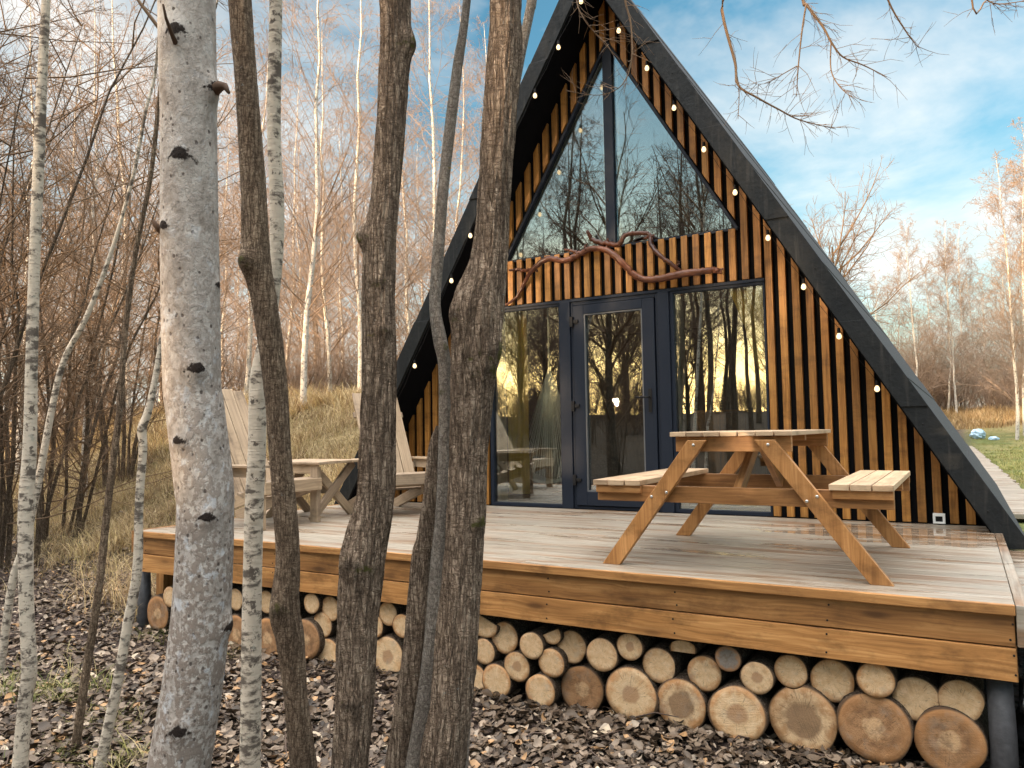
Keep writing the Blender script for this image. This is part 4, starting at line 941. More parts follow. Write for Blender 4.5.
def ex6(root, org):
    # a limb arches out above the frame and carries the twigs that hang in front of the roof
    rng = np.random.RandomState(9); t0 = 2.9
    def cv(S, D, Ln, rad, m=4):
        P = np.empty((len(S), m, 3)); P[:, 0] = S; d = D.copy()
        for k in range(1, m): P[:, k] = P[:, k-1]+d*(Ln/(m-1))[:, None]; d = d+rng.normal(0, .14, d.shape); d /= np.linalg.norm(d, axis=1, keepdims=True)
        return tubes(P, rad[:, None]*np.linspace(1, .4, m), 3)
    parts = []; top = dep(508, -250, 2.45)-org; hub = [dep(x, -330, t0)-org for x in (560, 700, 850, 960)]
    limb = np.array([[*(dep(506, -120, 2.45)-org), .03], [*top, .028]]+[[*h, .022-.004*i] for i, h in enumerate(hub)])
    c = crm(limb, 6); parts.append(tubes(c[None, :, :3], c[None, :, 3], 8))
    for hi, pl in enumerate(HANG):
        P = np.array([[*(dep(x, y, t0+.03*math.sin(i+hi))-org), w*.33/F*t0] for i, (x, y, w) in enumerate(pl)])
        if pl[0][1] < -10:
            h = np.array(min(hub+[top], key=lambda q: np.linalg.norm(q-P[0, :3]))); P = np.concatenate([[[*h, P[0, 3]*1.5]], P])
        c = crm(P, 5); parts.append(tubes(c[None, :, :3], c[None, :, 3], 5))
        vis = c[len(c)//4:]; k = int(len(vis)*1.1); j = rng.randint(1, len(vis)-1, k); T = vis[j+1, :3]-vis[j-1, :3]; T /= np.linalg.norm(T, axis=1, keepdims=True)
        D = T*.6+rng.normal(0, .55, T.shape); D /= np.linalg.norm(D, axis=1, keepdims=True); ln = rng.uniform(.04, .16, k)
        parts.append(cv(vis[j, :3], D, ln, np.full(k, .0013)))
        k2 = k; D2 = D+rng.normal(0, .7, D.shape); D2 /= np.linalg.norm(D2, axis=1, keepdims=True); parts.append(cv(vis[j, :3]+D*(ln*.5)[:, None], D2, ln*.6, np.full(k2, .001)))
    V, Q = merge(parts); link('hanging_branches', np_mesh('hanging_branches', V, Q), M['twig_brown'], root)
    mossy = MB(8)
T6 = [(506, 0, 31), (504, 60, 34), (499, 128, 33), (494, 200, 32), (489, 260, 36), (479, 303, 51), (476, 340, 48), (472, 390, 42), (469, 450, 38), (467, 500, 38), (463, 560, 38), (457, 640, 41), (452, 700, 42), (442, 768, 46)]
fg_tree('furrowed_tree', T6, 2.47, M['bark'], 'dark furrowed trunk with a swollen mossy knot, in front of the left window', 'tree', 88, .06, .17, [(492, 352, 14, .018), (486, 372, 10, .010), (455, 316, 10, .010), (480, 520, 7, .008)], 7, 8, fz=3.6, fa=8, extra=ex6, step=.008)
T6b = [(533, -10, 10), (530, 10, 9.5), (520, 60, 9), (508, 130, 9), (497, 210, 10), (488, 320, 11), (480, 450, 12), (470, 620, 13), (463, 740, 14)]
fg_tree('birch_tree', T6b, 3.35, M['grey_stem'], 'slim sunlit stem showing above the mossy furrowed trunk, mostly hidden behind it', 'tree', 24, .05, 0, [], 8, 8)
T7 = [(46, 0, 8), (40, 128, 10), (35, 256, 10), (32, 350, 11), (30, 440, 12), (26, 512, 14), (26.5, 600, 13.5), (29, 670, 14), (25, 700, 13), (20, 768, 15)]
fg_tree('birch_tree', T7, 3.45, M['birch'], 'thin lichen-spotted birch standing alone at the far left edge', 'tree', 32, .08, 0, [(30, 668, 6, .006), (38, 150, 4, .003), (32, 400, 4, .003)], 9, 7)
T8 = [(162, 60, 2.5), (158, 110, 4), (150, 180, 4.5), (135, 256, 4.8), (125, 333, 5.5), (120, 406, 6), (113, 463, 6.5), (107, 512, 7), (98, 595, 7.5), (85, 680, 8), (75, 752, 9)]
fg_tree('sapling', T8, 3.9, M['bark2'], 'bare thin dark brown sapling leaning between the two left birches', 'tree', 18, .05, 0, [], 10, 4.5, crown_n=4)
T9 = [(168, 300, 3), (162, 336, 4.5), (155, 380, 6), (148, 412, 7.5), (142, 429, 8.5), (143, 449, 8), (140, 489, 8), (139, 512, 8), (137, 572, 9), (128, 622, 9.5), (117, 685, 10), (100, 768, 11)]
fg_tree('sapling', T9, 3.6, M['birch'], 'crooked lichen-covered grey sapling just left of the deck corner', 'tree', 20, .08, 0, [(142, 430, 5, .004)], 11, 3.4, crown_n=4)
T10 = [(132, 180, 3.5), (112, 250, 4), (87, 316, 5), (60, 373, 6), (37, 490, 7), (26, 540, 7), (13, 580, 7.5), (3, 650, 8)]
fg_tree('sapling', T10, 5.2, M['birch'], 'pale sapling leaning far to the right behind the leftmost birch', 'tree', 18, .05, 0, [], 12, 4.2, crown_n=4)

# ------------------------------------------------------------------ woods: a few tree kinds, copied object by object
def protomesh(kind, seed):
    rng = np.random.RandomState(seed)
    if kind in ('birch', 'birch_full', 'alder'):
        H = rng.uniform(11, 14); r0 = .11 if kind == 'alder' else .07; n = 12; z = np.linspace(0, H, n); wob = np.cumsum(rng.normal(0, .06, (n, 2)), 0); wob -= wob[0]
        C = np.stack([wob[:, 0], wob[:, 1], z], 1); rad = r0*(1-z/H*.93); tr = tubes(C[None], rad[None], 9)
        full = kind != 'birch'; k = {'birch': 62, 'birch_full': 80, 'alder': 40}[kind]; f = rng.uniform(.32 if kind == 'alder' else .12, .985, k); S = np.stack([np.interp(f*H, z, C[:, i]) for i in range(3)], 1); a = rng.uniform(0, 6.28, k)
        el = rng.uniform(.55, 1.0, k); D = np.stack([np.cos(a)*np.cos(el), np.sin(a)*np.cos(el), np.sin(el)], 1); ln = (1-f)*H*.30*rng.uniform(.6, 1.2, k)+.55
        cr = merge(twiggy(rng, S, D, ln, .013*(1.15-f), 9, 5, .06 if full else .10, .42, .6, .0052 if full else .0036))
        return tr, cr
    if kind == 'willow':
        tr = []; S = []; D = []; Ln = []
        for s in range(7):
            a = rng.uniform(0, 6.28); lean = rng.uniform(.18, .7); H = rng.uniform(5, 8.5); n = 10; u = np.linspace(0, 1, n)
            C = np.stack([np.cos(a)*(.2+lean*H*.5*u**1.3), np.sin(a)*(.2+lean*H*.5*u**1.3), H*u], 1)+np.cumsum(rng.normal(0, .05, (n, 3)), 0); C[0, 2] = -.1
            r = rng.uniform(.018, .045)*(1-u*.8); tr.append(tubes(C[None], r[None], 8))
            k = 17; f = rng.uniform(.1, 1, k)*(n-1.01); i = f.astype(int); w = (f-i)[:, None]; S.append(C[i]*(1-w)+C[i+1]*w); b = rng.uniform(0, 6.28, k); el = rng.uniform(.1, 1.15, k)
            D.append(np.stack([np.cos(b)*np.cos(el), np.sin(b)*np.cos(el), np.sin(el)], 1)); Ln.append(rng.uniform(.9, 2.3, k))
        S, D, Ln = np.concatenate(S), np.concatenate(D), np.concatenate(Ln)
        return merge(tr), merge(twiggy(rng, S, D, Ln, np.full(len(S), .011), 6, 4, .03, .5, .5, .0035, 1.))
    if kind == 'oak':
        H = 8.; n = 8; u = np.linspace(0, 1, n); C = np.stack([.1*np.sin(u*3), .1*np.cos(u*2), u*H*.75], 1); tr = tubes(C[None], (.13*(1-u*.8))[None], 9)
        k = 34; f = rng.uniform(.2, 1, k)*(n-1.01); i = f.astype(int); w = (f-i)[:, None]; S = C[i]*(1-w)+C[i+1]*w; b = rng.uniform(0, 6.28, k); el = rng.uniform(.45, 1.25, k)
        D = np.stack([np.cos(b)*np.cos(el), np.sin(b)*np.cos(el), np.sin(el)], 1)
        return tr, merge(twiggy(rng, S, D, rng.uniform(1.8, 3.2, k), np.full(k, .03), 12, 7, 0., .5, .5, .005, .85))
    if kind in ('brush', 'thicket'):
        k = 46; S = np.stack([rng.normal(0, .9, k), rng.normal(0, .6, k), np.zeros(k)-.05], 1); b = rng.uniform(0, 6.28, k); el = rng.uniform(.8, 1.45, k)
        D = np.stack([np.cos(b)*np.cos(el), np.sin(b)*np.cos(el), np.sin(el)], 1); cr = merge(twiggy(rng, S, D, rng.uniform(1.8, 3.6, k), np.full(k, .014), 11, 5, .0, .45, .5, .0045, .9))
        n = 6; st = []
        for i in range(8): st.append(tubes(np.array([[S[i], S[i]+D[i]*.8, S[i]+D[i]*1.7]]), np.array([[.03, .022, .014]]), 6))
        return merge(st), cr
    if kind == 'spruce':
        H = rng.uniform(8, 11); z = np.linspace(0, H, 6); C = np.stack([z*0, z*0, z], 1); tr = tubes(C[None], (.12*(1-z/H*.95))[None], 8)
        k = 900; f = rng.uniform(.04, 1, k)**.8; a = rng.uniform(0, 6.28, k); ln = (1.02-f)*1.9*rng.uniform(.7, 1.1, k); S = np.stack([f*0, f*0, f*H], 1)
        D = np.stack([np.cos(a), np.sin(a), -.25+0*a], 1); P = np.stack([S, S+D*(ln*.5)[:, None], S+D*ln[:, None]+np.array([0, 0, .12])], 1)
        V1, Q1 = tubes(P, ln[:, None]*np.array([.02, .12, .01]), 4); 
        k2 = 5000; f = rng.uniform(.04, 1, k2)**.8; a = rng.uniform(0, 6.28, k2); ln = (1.02-f)*1.9; q = rng.uniform(.2, 1.05, k2)[:, None]*ln[:, None]
        S = np.stack([np.cos(a)*q[:, 0], np.sin(a)*q[:, 0], f*H-.25*q[:, 0]], 1); D = rng.normal(0, 1, (k2, 3)); D[:, 2] -= .5; D /= np.linalg.norm(D, axis=1, keepdims=True)
        P = np.stack([S, S+D*.16, S+D*.3], 1); V2, Q2 = tubes(P, np.tile([.03, .025, .004], (k2, 1)), 3)
        return tr, merge([(V1, Q1), (V2, Q2)])
SPEC = {'birch': ('birch_tree', M['birch_far'], M['twig_warm'], 4), 'willow': ('willow_shrub', M['stem_dark'], M['twig_brown'], 3), 'oak': ('bare_tree', M['stem_dark'], M['twig_brown'], 1),
        'brush': ('bare_shrub', M['stem_dark'], M['twig_warm'], 2), 'birch_full': ('birch_tree', M['birch_far'], M['twig_warm'], 2), 'alder': ('bare_tree', M['stem_dark'], M['twig_dark'], 2), 'thicket': ('bare_shrub', M['stem_dark'], M['twig_dark'], 2), 'spruce': ('spruce_tree', M['stem_dark'], M['needle'], 2)}  # alder and thicket: backlit shade put into the dark twig colour
PROTO = {}
for kd, (nm, tm, cm, cnt) in SPEC.items():
    PROTO[kd] = []
    for i in range(cnt):
        tr, cr = protomesh(kd, 100+i*7+len(kd)); a = np_mesh('trunk', *tr); b = np_mesh('crown', *cr); a.materials.append(tm); b.materials.append(cm)
        a.polygons.foreach_set('use_smooth', [True]*len(a.polygons)); PROTO[kd].append((a, b))
def plant(kd, x, y, s, rz, label, cat, group, lean=(0, 0), v=None):
    a, b = PROTO[kd][rnd.randrange(len(PROTO[kd])) if v is None else v]
    root = bpy.data.objects.new(SPEC[kd][0], None); COL.objects.link(root); root.location = (x, y, float(hgt(x, y))-.05); root.rotation_euler = (lean[0], lean[1], rz); root.scale = (s, s, s)
    set_props(root, label, cat, group)
    for me, n in ((a, 'trunk'), (b, 'crown')):
        o = bpy.data.objects.new(n, me); COL.objects.link(o); o.parent = root
    return root
def col_xy(px, t): p = dep(px, 420, t); return p[0], p[1]
# birches one can pick out behind the deck, left of the cabin (photo column, distance)
GB = 'slender birches in the sunlit wood beyond the bank'
for px, t, s in ((303, 15, .95), (360, 19, 1.05), (437, 21, 1.1), (86, 14, .8), (245, 22, 1.1), (330, 26, 1.15), (410, 27, 1.2), (130, 20, 1.), (205, 17, .95), (20, 18, 1.), (60, 24, 1.1), (160, 27, 1.2), (285, 31, 1.2), (385, 33, 1.25), (460, 30, 1.2), (490, 24, 1.1), (220, 34, 1.25), (345, 37, 1.3), (110, 34, 1.2), (265, 26, 1.1), (520, 36, 1.2), (-20, 26, 1.1), (425, 40, 1.3), (305, 42, 1.3), (180, 42, 1.3), (545, 30, 1.), (315, 45, 1.2), (340, 48, 1.25), (372, 46, 1.2), (398, 50, 1.3), (448, 46, 1.2), (470, 50, 1.2), (232, 46, 1.2), (260, 50, 1.3), (150, 48, 1.3), (90, 46, 1.2), (40, 44, 1.2), (0, 40, 1.2), (505, 44, 1.2)):
    x, y = col_xy(px, t); plant('birch', x, y, s, rnd.uniform(0, 6.3), 'slender bare birch with a white stem in the sunlit wood beyond the bank', 'tree', GB, (rnd.uniform(-.03, .03), rnd.uniform(-.03, .03)))
GW = 'tangled willows at the left edge of the wood'
for px, t, s in ((-60, 8.5, .9), (10, 9.5, 1.), (60, 11, 1.), (-110, 10, 1.), (120, 14, .95), (-30, 13, 1.), (200, 22, .9), (70, 19, 1.), (320, 30, .9), (400, 32, .9)):
    x, y = col_xy(px, t); plant('willow', x, y, s, rnd.uniform(0, 6.3), 'tangled many-stemmed bare willow in the thicket at the left edge of the wood', 'shrub', GW)
for px, t, s in ((300, 27, 1.), (350, 29, 1.), (390, 27, .9), (240, 25, .9), (430, 33, 1.), (180, 22, .9), (270, 34, 1.1), (100, 22, .9), (40, 21, .9), (320, 36, 1.1), (370, 36, 1.1), (470, 36, 1.1)):
    x, y = col_xy(px, t); plant('brush', x, y, s, rnd.uniform(0, 6.3), 'russet bare shrub on top of the grassy bank behind the armchairs', 'shrub', 'russet shrubs on the bank')
# right of the cabin
x, y = col_xy(838, 30); plant('oak', x, y, 1.25, 1.0, 'broad bare round-crowned tree rising behind the right roof slope', 'tree', None, v=0)
GR = 'tall birches beyond the meadow on the right'
for px, t, s in ((917, 47, 1.12), (948, 52, 1.1), (957, 50, 1.05), (966, 54, 1.1), (976, 56, 1.), (1016, 33, 1.1), (1024, 35, 1.15), (1050, 36, 1.2), (935, 60, 1.1), (990, 60, 1.), (900, 58, 1.), (1006, 62, 1.1), (880, 55, .9), (1085, 40, 1.2), (1120, 44, 1.2), (1035, 58, 1.1)):
    x, y = col_xy(px, t); plant('birch_full', x, y, s, rnd.uniform(0, 6.3), 'tall bare birch catching the sun beyond the meadow on the right', 'tree', GR, (rnd.uniform(-.03, .03), rnd.uniform(-.03, .03)))
GS = 'bare shrubs along the far edge of the meadow'
for i in range(34):
    x, y = col_xy(rnd.uniform(840, 1090), rnd.uniform(50, 66)); plant('brush' if i % 4 else 'willow', x, y, rnd.uniform(1.0, 1.6) if i % 4 else rnd.uniform(.75, 1.), rnd.uniform(0, 6.3), 'russet bare shrub in the belt along the far edge of the meadow', 'shrub', GS)
# the wood behind the camera, seen mirrored in the cabin's glass
GM = 'trees mirrored in the cabin glass'
for i in range(54):
    y = rnd.uniform(-36, -12); x = y*rnd.uniform(-.05, .8) if i < 44 else rnd.uniform(-26, 14)
    plant(('alder', 'alder', 'oak', 'alder', 'willow')[i % 5], x, y, rnd.uniform(.7, 1.1), rnd.uniform(0, 6.3), 'bare tree of the wood mirrored in the cabin glass', 'tree', GM, (rnd.uniform(-.05, .05), rnd.uniform(-.05, .05)))
for i in range(44):
    y = rnd.uniform(-40, -22); x = y*rnd.uniform(-.1, .85) if i < 36 else rnd.uniform(-34, 16); plant('thicket', x, y, rnd.uniform(.4, .75), rnd.uniform(0, 6.3), 'bare shrub below the trees mirrored in the cabin glass', 'shrub', 'shrubs mirrored in the cabin glass')
plant('oak', -5.9, -14, 1.25, 2.0, 'bare tree of the wood mirrored in the cabin glass', 'tree', GM)  # extra unseen tree, planted on the mirrored sun ray to hide the disc
for i in range(12):
    x = -36+i*4.6+rnd.uniform(-1.2, 1.2); y = rnd.uniform(-52, -42)
    if abs(x-(-9-(-y-36)*.0)) > 0: plant('spruce', x, y, rnd.uniform(.28, .42), rnd.uniform(0, 6.3), 'low dark spruce on the ridge mirrored in the cabin glass', 'tree', 'spruces mirrored in the cabin glass')

# ------------------------------------------------------------------ ground cover
def leaves(n, seed):
    g = np.random.RandomState(seed); X = []; Y = []
    # visible leaf-litter: denser towards the camera
    a = g.uniform(0, 1, (n*3, 2)); px = -40+1110*a[:, 0]; t = 2.6+11*a[:, 1]**1.7; D = np.stack([_fw+_rt*(p-512)/F for p in px]); x = CAM[0]+D[:, 0]*t; y = CAM[1]+D[:, 1]*t
    q = y+.25*(x+3); ok = ((q < -1.6+g.normal(0, .7, len(x))) & (y < -2.2)) | ((x > -3.3) & (y < -2.7)) | ((x < -3.0) & (q < -1.3+g.normal(0, .9, len(x)))); ok &= ~((np.abs(x) < 3.1) & (y > -2.75)) & (y > -9)
    x, y = x[ok][:n], y[ok][:n]; n = len(x); z = hgt(x, y)
    # drift against the logs
    z = z+.015*np.exp(-((y+2.93)/.16)**2)*(np.abs(x) < 3.1)
    s = np.where(g.uniform(0, 1, n) < .05, g.uniform(.032, .048, n), np.clip(g.lognormal(-3.8, .36, n), .009, .045)); yaw = g.uniform(0, 6.28, n); pit = g.normal(0, .34, n); rol = g.normal(0, .34, n); cy, sy = np.cos(yaw), np.sin(yaw)
    u = np.stack([cy, sy, np.sin(pit)], 1); u /= np.linalg.norm(u, axis=1, keepdims=True); v = np.stack([-sy, cy, np.sin(rol)], 1); v /= np.linalg.norm(v, axis=1, keepdims=True); w = np.cross(u, v)
    # pointed oval leaves: a rib of 5 points and two scalloped edges, folded along the rib and curled along their length
    L5 = np.array([-1., -.55, 0., .55, 1.]); wd = np.array([0., .52, .66, .44, 0.]); asp = g.uniform(.7, 1.25, n)
    curl = g.uniform(-.5, .9, n); fold = g.uniform(-.25, .75, n); tw = g.normal(0, .35, n)
    rib = np.stack([np.tile(L5, (n, 1)), np.zeros((n, 5)), curl[:, None]*L5**2*.6], -1)
    ed = []
    for sg in (1, -1):
        w5 = wd[None]*asp[:, None]*(1+g.uniform(-.16, .16, (n, 5))); ed.append(np.stack([np.tile(L5, (n, 1)), sg*w5, curl[:, None]*L5**2*.6+fold[:, None]*w5+sg*w5*tw[:, None]*L5[None]], -1)[:, 1:4])
    B = np.concatenate([rib, ed[0], ed[1]], 1)
    c = np.stack([x, y, z+.010+g.uniform(0, .028, n)], 1)
    V = c[:, None]+s[:, None, None]*(u[:, None]*B[:, :, :1]+v[:, None]*B[:, :, 1:2]+w[:, None]*B[:, :, 2:3]); b = np.arange(n)[:, None]*11
    tl = []
    for e, fl in ((5, 0), (8, 1)):
        for t_ in ((0, 1, e), (1, 2, e+1), (1, e+1, e), (2, 3, e+2), (2, e+2, e+1), (3, 4, e+2)): tl.append(b+np.array(t_[::-1] if fl else t_))
    T = np.concatenate(tl)
    pal = np.array([(.060, .041, .027), (.105, .073, .048), (.155, .111, .077), (.22, .166, .12), (.32, .255, .19), (.31, .18, .085), (.035, .024, .016), (.44, .355, .255)]); p = np.array([.22, .25, .21, .12, .045, .05, .095, .01])
    col = pal[g.choice(len(pal), n, p=p)]*g.uniform(.75, 1.25, (n, 1)); col = np.repeat(col[:, None], 11, 1)*g.uniform(.85, 1.15, (n, 11, 1)); col = col.reshape(-1, 3)
    Vv = V.reshape(-1, 3)
    k = 700; i = g.randint(0, n, k); a = g.uniform(0, 6.28, k); ln = g.uniform(.05, .3, k); S0 = np.stack([x[i], y[i], z[i]+.03], 1); D = np.stack([np.cos(a), np.sin(a), g.normal(0, .12, k)], 1)*ln[:, None]
    P = np.stack([S0, S0+D*.5+g.normal(0, .012, (k, 3)), S0+D], 1); tv, tq = tubes(P, g.uniform(.0018, .005, k)[:, None]*np.array([1, .9, .6]), 4)
    T2 = np.concatenate([tq[:, [0, 1, 2]], tq[:, [0, 2, 3]]])+len(Vv); col = np.concatenate([col, np.tile([[.09, .06, .045]], (len(tv), 1))])
    return np_mesh('leaf_litter', np.concatenate([Vv, tv]), np.concatenate([T, T2]), col)
set_props(link('leaf_litter', leaves(38000, 3), M['leaf']), 'brown fallen leaves covering the ground in front of the log stack', 'leaf litter', kind='stuff')

def blades(x, y, z, hts, wd, lean, cols, g, seg=4):
    n = len(x); yaw = g.uniform(0, 6.28, n); d = np.stack([np.cos(yaw), np.sin(yaw)], 1); u = np.linspace(0, 1, seg)
    side = np.stack([-d[:, 1], d[:, 0], np.zeros(n)], 1); out = (hts*lean)[:, None]*u**2; up = hts[:, None]*(u-.35*np.minimum(lean, 1.6)[:, None]*u**2.2)
    P = np.stack([x[:, None]+d[:, :1]*out, y[:, None]+d[:, 1:]*out, z[:, None]+up], -1); w = wd[:, None]*(1-u*.85)
    V = np.stack([P-side[:, None]*w[..., None], P+side[:, None]*w[..., None]], 2).reshape(-1, 3); idx = np.arange(n*seg*2).reshape(n, seg, 2)
    Q = np.stack([idx[:, :-1, 0], idx[:, :-1, 1], idx[:, 1:, 1], idx[:, 1:, 0]], -1).reshape(-1, 4); return V, Q, np.repeat(cols, seg*2, 0)
def grass_obj(name, sets, label):
    Vs = []; Qs = []; Cs = []; b = 0
    for V, Q, C in sets: Vs.append(V); Qs.append(Q+b); Cs.append(C); b += len(V)
    set_props(link(name, np_mesh(name, np.concatenate(Vs), np.concatenate(Qs), np.concatenate(Cs)), M['grass']), label, 'grass', kind='stuff')
g = np.random.RandomState(21)
def clumps(x, y, k, hm, rad, pal, wd=.0035, lean=(.5, 1.4)):
    n = len(x); X = np.repeat(x, k)+g.normal(0, rad, n*k); Y = np.repeat(y, k)+g.normal(0, rad, n*k); hs = np.repeat(g.uniform(.6, 1.3, n), k)*hm*g.uniform(.5, 1.15, n*k)
    X0, Y0 = np.repeat(x, k), np.repeat(y, k); pn = np.sin(1.9*X0+1.1*Y0)*np.sin(1.3*Y0-.8*X0+1)+.6*np.sin(3.7*X0+.4)*np.sin(4.3*Y0+X0); hs = hs*np.clip(.85+.42*pn, .3, 1.4)
    pal = np.array(pal); ci = np.repeat(g.randint(0, len(pal), n), k); ci = np.where(g.uniform(0, 1, n*k) < .35, g.randint(0, len(pal), n*k), ci)
    return blades(X, Y, hgt(X, Y)-.01, hs, g.uniform(.6, 1.4, n*k)*wd, g.uniform(*lean, n*k), pal[ci]*g.uniform(.75, 1.25, (n*k, 1))*np.clip(.92+.25*pn, .5, 1.2)[:, None], g)
STRAW = [(.50, .37, .19), (.40, .29, .15), (.58, .46, .27), (.28, .19, .10), (.42, .33, .15), (.22, .14, .08)]
n = 16000; px = g.uniform(-40, 560, n); t = 6.5+22*g.uniform(0, 1, n)**1.6; D = np.stack([_fw+_rt*(p-512)/F for p in px]); x = CAM[0]+D[:, 0]*t; y = CAM[1]+D[:, 1]*t
q = y+.25*(x+3); ok = (q > -1.9+g.normal(0, .55, n)) & ((x < -3.2) | (y > 7)); x, y = x[ok], y[ok]
far = t[ok] > 14
grass_obj('dry_grass', [clumps(x[~far], y[~far], 13, .34, .07, STRAW, .0036), clumps(x[far], y[far], 8, .42, .12, STRAW, .007)], 'long straw-coloured dry grass covering the bank behind the deck')
# green tufts among the leaves at the lower left, and a few by the logs
tx = []; ty = []
for (px, py, k, sp) in ((20, 700, 16, .22), (60, 740, 14, .2), (110, 735, 9, .15), (10, 660, 8, .2), (130, 765, 8, .12), (160, 620, 5, .06), (40, 765, 14, .2), (70, 690, 4, .15), (245, 655, 4, .08), (150, 640, 5, .08)):
    p = at(px, py, 'Z', -.82); tx += list(p[0]+g.normal(0, sp, k)); ty += list(p[1]+g.normal(0, sp, k))
tx, ty = np.array(tx), np.array(ty)
grass_obj('green_tufts', [clumps(tx, ty, 16, .17, .03, [(.17, .17, .045), (.24, .22, .075), (.32, .27, .12), (.11, .13, .035), (.38, .31, .16)], .0028)], 'thin yellow-green grass tufts among the leaves at the lower left')
n = 5200; px = g.uniform(930, 1100, n); t = 7.5+32*g.uniform(0, 1, n)**1.5; D = np.stack([_fw+_rt*(p-512)/F for p in px]); x = CAM[0]+D[:, 0]*t; y = CAM[1]+D[:, 1]*t
ok = (x > 3.66-.0166*y) & (y > .4); x, y, t = x[ok], y[ok], t[ok]
GRN = [(.22, .24, .065), (.28, .27, .085), (.17, .18, .05), (.36, .30, .13), (.30, .25, .09)]
n2 = 3800; px = g.uniform(850, 1080, n2); t2 = g.uniform(40, 60, n2); D = np.stack([_fw+_rt*(p-512)/F for p in px]); x2 = CAM[0]+D[:, 0]*t2; y2 = CAM[1]+D[:, 1]*t2
grass_obj('meadow_grass', [clumps(x, y, 12, .11, .10, GRN, .005), clumps(x2, y2, 9, .55, .25, [(.42, .28, .12), (.34, .21, .09), (.48, .34, .17), (.28, .17, .08)], .016, (.2, .9))], 'short green grass of the meadow running into russet reeds at its far edge')

# blue bags lying on a plank at the end of the boardwalk
def bag(px, py, r, label, seed, sz):
    c = at(px, py, 'Z', -.02); c[2] = max(float(hgt(c[0], c[1])), -.12); s = float((c-CAM)@_fw)/F; rr = r*s; n, k = 20, 12; V = []; F_ = []
    for i in range(k+1):
        for j in range(n):
            a = 2*math.pi*j/n; ph = math.pi*i/k; d = Vector((math.cos(a)*math.sin(ph), math.sin(a)*math.sin(ph), math.cos(ph)))
            q = 1+.28*mnoise.noise(d*2.1+Vector((seed, 0, 0)))+.14*mnoise.noise(d*5+Vector((0, seed, 0))); V.append((d.x*rr*q, d.y*rr*q, (d.z*sz*q+sz*.86)*rr if d.z > -.8 else 0.02))
    for i in range(k):
        for j in range(n): F_.append((i*n+j, (i+1)*n+j, (i+1)*n+(j+1) % n, i*n+(j+1) % n))
    me = bpy.data.meshes.new('plastic_bag'); me.from_pydata(V, [], F_); o = link('plastic_bag', me, M['bag']); o.location = c
    set_props(o, label, 'bag', 'blue bags at the end of the boardwalk'); return c
c1 = bag(978, 441, 6.8, 'larger blue plastic bag on the plank at the end of the boardwalk', 3, .8)
c2 = bag(994, 441.5, 4.6, 'smaller blue plastic bag to the right on the same far plank', 8, .5)
m = MB(300); m.beam((c1[0]-.9, c1[1]-.35, -.1), (c2[0]+.3, c2[1]-.35, -.1), .2, .05, (0, 1, 0)); set_props(m.build('plank', M['deck']), 'short dark plank lying across the end of the boardwalk before the blue bags', 'plank')

# ------------------------------------------------------------------ light, sky, camera
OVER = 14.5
CLOUD = (1.3, .45, 0)
SUN_EL, SUN_DIR = R(2.0), Vector((-.386, -.92, 0)).normalized()
S = bpy.data.lights.new('sun', 'SUN'); S.energy = 4.4; S.angle = R(.6); S.color = (1., .73, .46); so = bpy.data.objects.new('sun', S); COL.objects.link(so)
dv = Vector((SUN_DIR.x*math.cos(SUN_EL), SUN_DIR.y*math.cos(SUN_EL), math.sin(SUN_EL))); so.rotation_euler = dv.to_track_quat('Z', 'Y').to_euler(); so.location = (0, -20, 20)
wd = bpy.data.worlds.new('World'); sc.world = wd; wd.use_nodes = True; nt = wd.node_tree; nt.nodes.clear()
def wn(t, **k):
    x = nt.nodes.new(t)
    for a, v in k.items(): setattr(x, a, v)
    return x
out = wn('ShaderNodeOutputWorld'); bg = wn('ShaderNodeBackground'); bg.inputs[1].default_value = .12; nt.links.new(bg.outputs[0], out.inputs[0])
sky = wn('ShaderNodeTexSky', sky_type='NISHITA', sun_disc=False); sky.sun_elevation = SUN_EL; sky.sun_rotation = math.atan2(SUN_DIR.x, SUN_DIR.y); sky.air_density = 1.0; sky.dust_density = .6; sky.ozone_density = 2.5
tc = wn('ShaderNodeTexCoord'); sx = wn('ShaderNodeSeparateXYZ'); nt.links.new(tc.outputs['Generated'], sx.inputs[0])
def wm(op, a, b=None, clamp=False):
    x = wn('ShaderNodeMath', operation=op, use_clamp=clamp)
    for i, v in enumerate((a, b)):
        if v is None: continue
        if isinstance(v, (int, float)): x.inputs[i].default_value = v
        else: nt.links.new(v, x.inputs[i])
    return x.outputs[0]
den = wm('ADD', wm('MAXIMUM', sx.outputs[2], 0.), .22); cb = wn('ShaderNodeCombineXYZ'); nt.links.new(wm('DIVIDE', sx.outputs[0], den), cb.inputs[0]); nt.links.new(wm('DIVIDE', sx.outputs[1], den), cb.inputs[1])
nz = wn('ShaderNodeTexNoise'); nz.inputs['Scale'].default_value = 1.15; nz.inputs['Detail'].default_value = 7; nz.inputs['Roughness'].default_value = .58; nz.inputs['Distortion'].default_value = .35; off = wn('ShaderNodeMapping'); off.inputs['Location'].default_value = CLOUD; nt.links.new(cb.outputs[0], off.inputs[0]); nt.links.new(off.outputs[0], nz.inputs['Vector'])
rp = wn('ShaderNodeValToRGB'); rp.color_ramp.elements[0].position = .49; rp.color_ramp.elements[1].position = .71; bank = wm('ADD', nz.outputs['Fac'], wm('MULTIPLY', wm('ADD', wm('MULTIPLY', sx.outputs[0], -.86), wm('MULTIPLY', sx.outputs[1], .2)), .16)); nt.links.new(wm('SUBTRACT', bank, .015), rp.inputs[0])
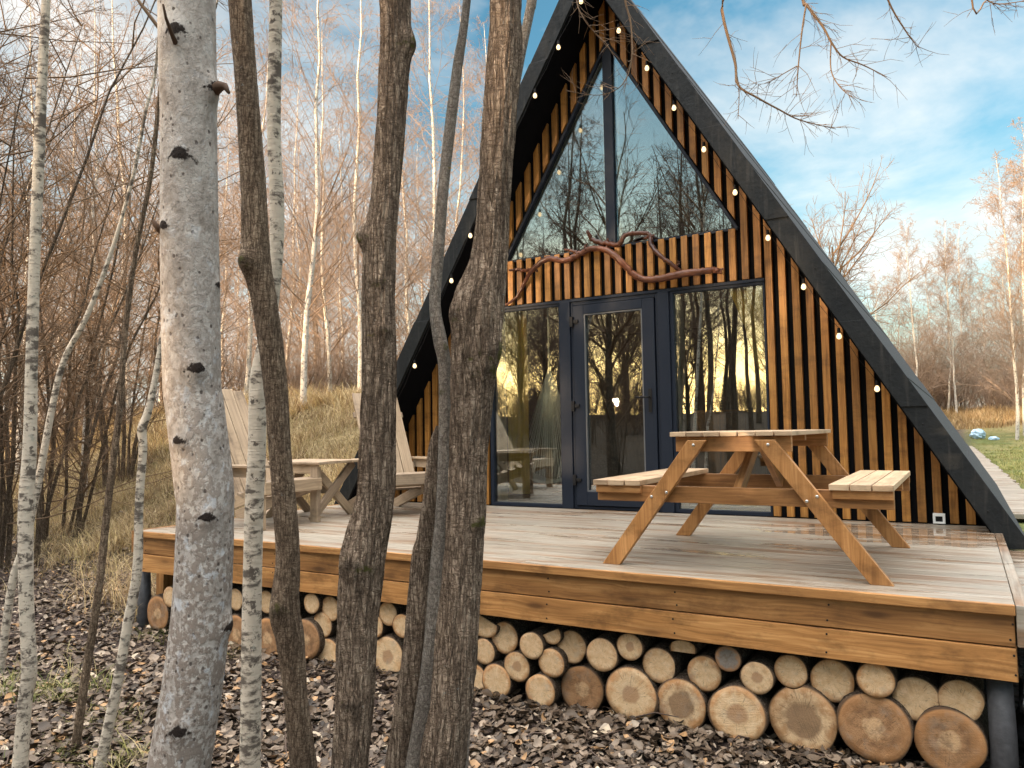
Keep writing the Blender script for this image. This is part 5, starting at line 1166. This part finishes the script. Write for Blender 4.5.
mx = wn('ShaderNodeMix', data_type='RGBA'); nt.links.new(wm('MULTIPLY', rp.outputs[0], .75), mx.inputs[0]); gr = wn('ShaderNodeMix', data_type='RGBA', blend_type='MULTIPLY'); gr.inputs[0].default_value = 1; gr.inputs[7].default_value = (1.2, 1.6, 1.42, 1); nt.links.new(sky.outputs[0], gr.inputs[6]); nt.links.new(gr.outputs[2], mx.inputs[6])
CL = wn('ShaderNodeMix', data_type='RGBA', blend_type='MIX'); mx.inputs[7].default_value = (3.2, 3.0, 2.75, 1)
# whitish air near the horizon
hz = wn('ShaderNodeMix', data_type='RGBA'); nt.links.new(mx.outputs[2], hz.inputs[6]); hz.inputs[7].default_value = (2.9, 3.0, 3.1, 1)
hf = wm('SUBTRACT', 1., wm('MULTIPLY', wm('MAXIMUM', sx.outputs[2], 0.), 2.1), True); nt.links.new(wm('MULTIPLY', wm('MULTIPLY', hf, hf), .56), hz.inputs[0])
# the glow round the setting sun
az = wm('MAXIMUM', wm('DIVIDE', wm('ADD', wm('MULTIPLY', sx.outputs[0], SUN_DIR.x), wm('MULTIPLY', sx.outputs[1], SUN_DIR.y)), wm('SQRT', wm('ADD', wm('MULTIPLY', sx.outputs[0], sx.outputs[0]), wm('ADD', wm('MULTIPLY', sx.outputs[1], sx.outputs[1]), 1e-4)))), 0.)
ga = wm('POWER', az, 9.); ge = wm('POWER', wm('SUBTRACT', 1., wm('MULTIPLY', wm('ABSOLUTE', sx.outputs[2]), 3.6), True), 2.)
gl = wn('ShaderNodeMix', data_type='RGBA'); nt.links.new(hz.outputs[2], gl.inputs[6]); gl.inputs[7].default_value = (33, 21, 7.5, 1); nt.links.new(wm('MULTIPLY', wm('MULTIPLY', ga, ge), .9), gl.inputs[0])
# unseen bright high cloud overhead, above the open blue, set to brighten the foreground
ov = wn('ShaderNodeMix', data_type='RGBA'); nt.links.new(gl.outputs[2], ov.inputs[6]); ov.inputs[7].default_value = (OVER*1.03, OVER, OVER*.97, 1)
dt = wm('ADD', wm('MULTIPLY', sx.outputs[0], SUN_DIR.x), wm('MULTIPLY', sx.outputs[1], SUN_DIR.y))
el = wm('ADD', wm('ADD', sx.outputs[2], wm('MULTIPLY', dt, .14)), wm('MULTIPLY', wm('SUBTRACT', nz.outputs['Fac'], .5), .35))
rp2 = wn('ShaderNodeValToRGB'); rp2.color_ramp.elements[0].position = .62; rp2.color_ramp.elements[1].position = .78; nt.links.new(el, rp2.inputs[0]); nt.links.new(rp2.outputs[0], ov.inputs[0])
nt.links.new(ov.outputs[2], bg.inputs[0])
cd = bpy.data.cameras.new('camera'); co = bpy.data.objects.new('camera', cd); COL.objects.link(co); sc.camera = co
cd.sensor_fit = 'HORIZONTAL'; cd.sensor_width = 36; cd.lens = F/1024*36; cd.clip_end = 1500; cd.clip_start = .05
co.matrix_world = Matrix(((_rt[0], _up[0], -_fw[0], CAM[0]), (_rt[1], _up[1], -_fw[1], CAM[1]), (_rt[2], _up[2], -_fw[2], CAM[2]), (0, 0, 0, 1)))
sc.view_settings.view_transform = 'Standard'; sc.view_settings.look = 'None'; sc.view_settings.gamma = 1; sc.view_settings.exposure = 1.85
sc.cycles.max_bounces = 6; sc.cycles.diffuse_bounces = 2; sc.cycles.glossy_bounces = 3; sc.cycles.transparent_max_bounces = 10; sc.cycles.use_denoising = True
sc.cycles.sample_clamp_indirect = 4
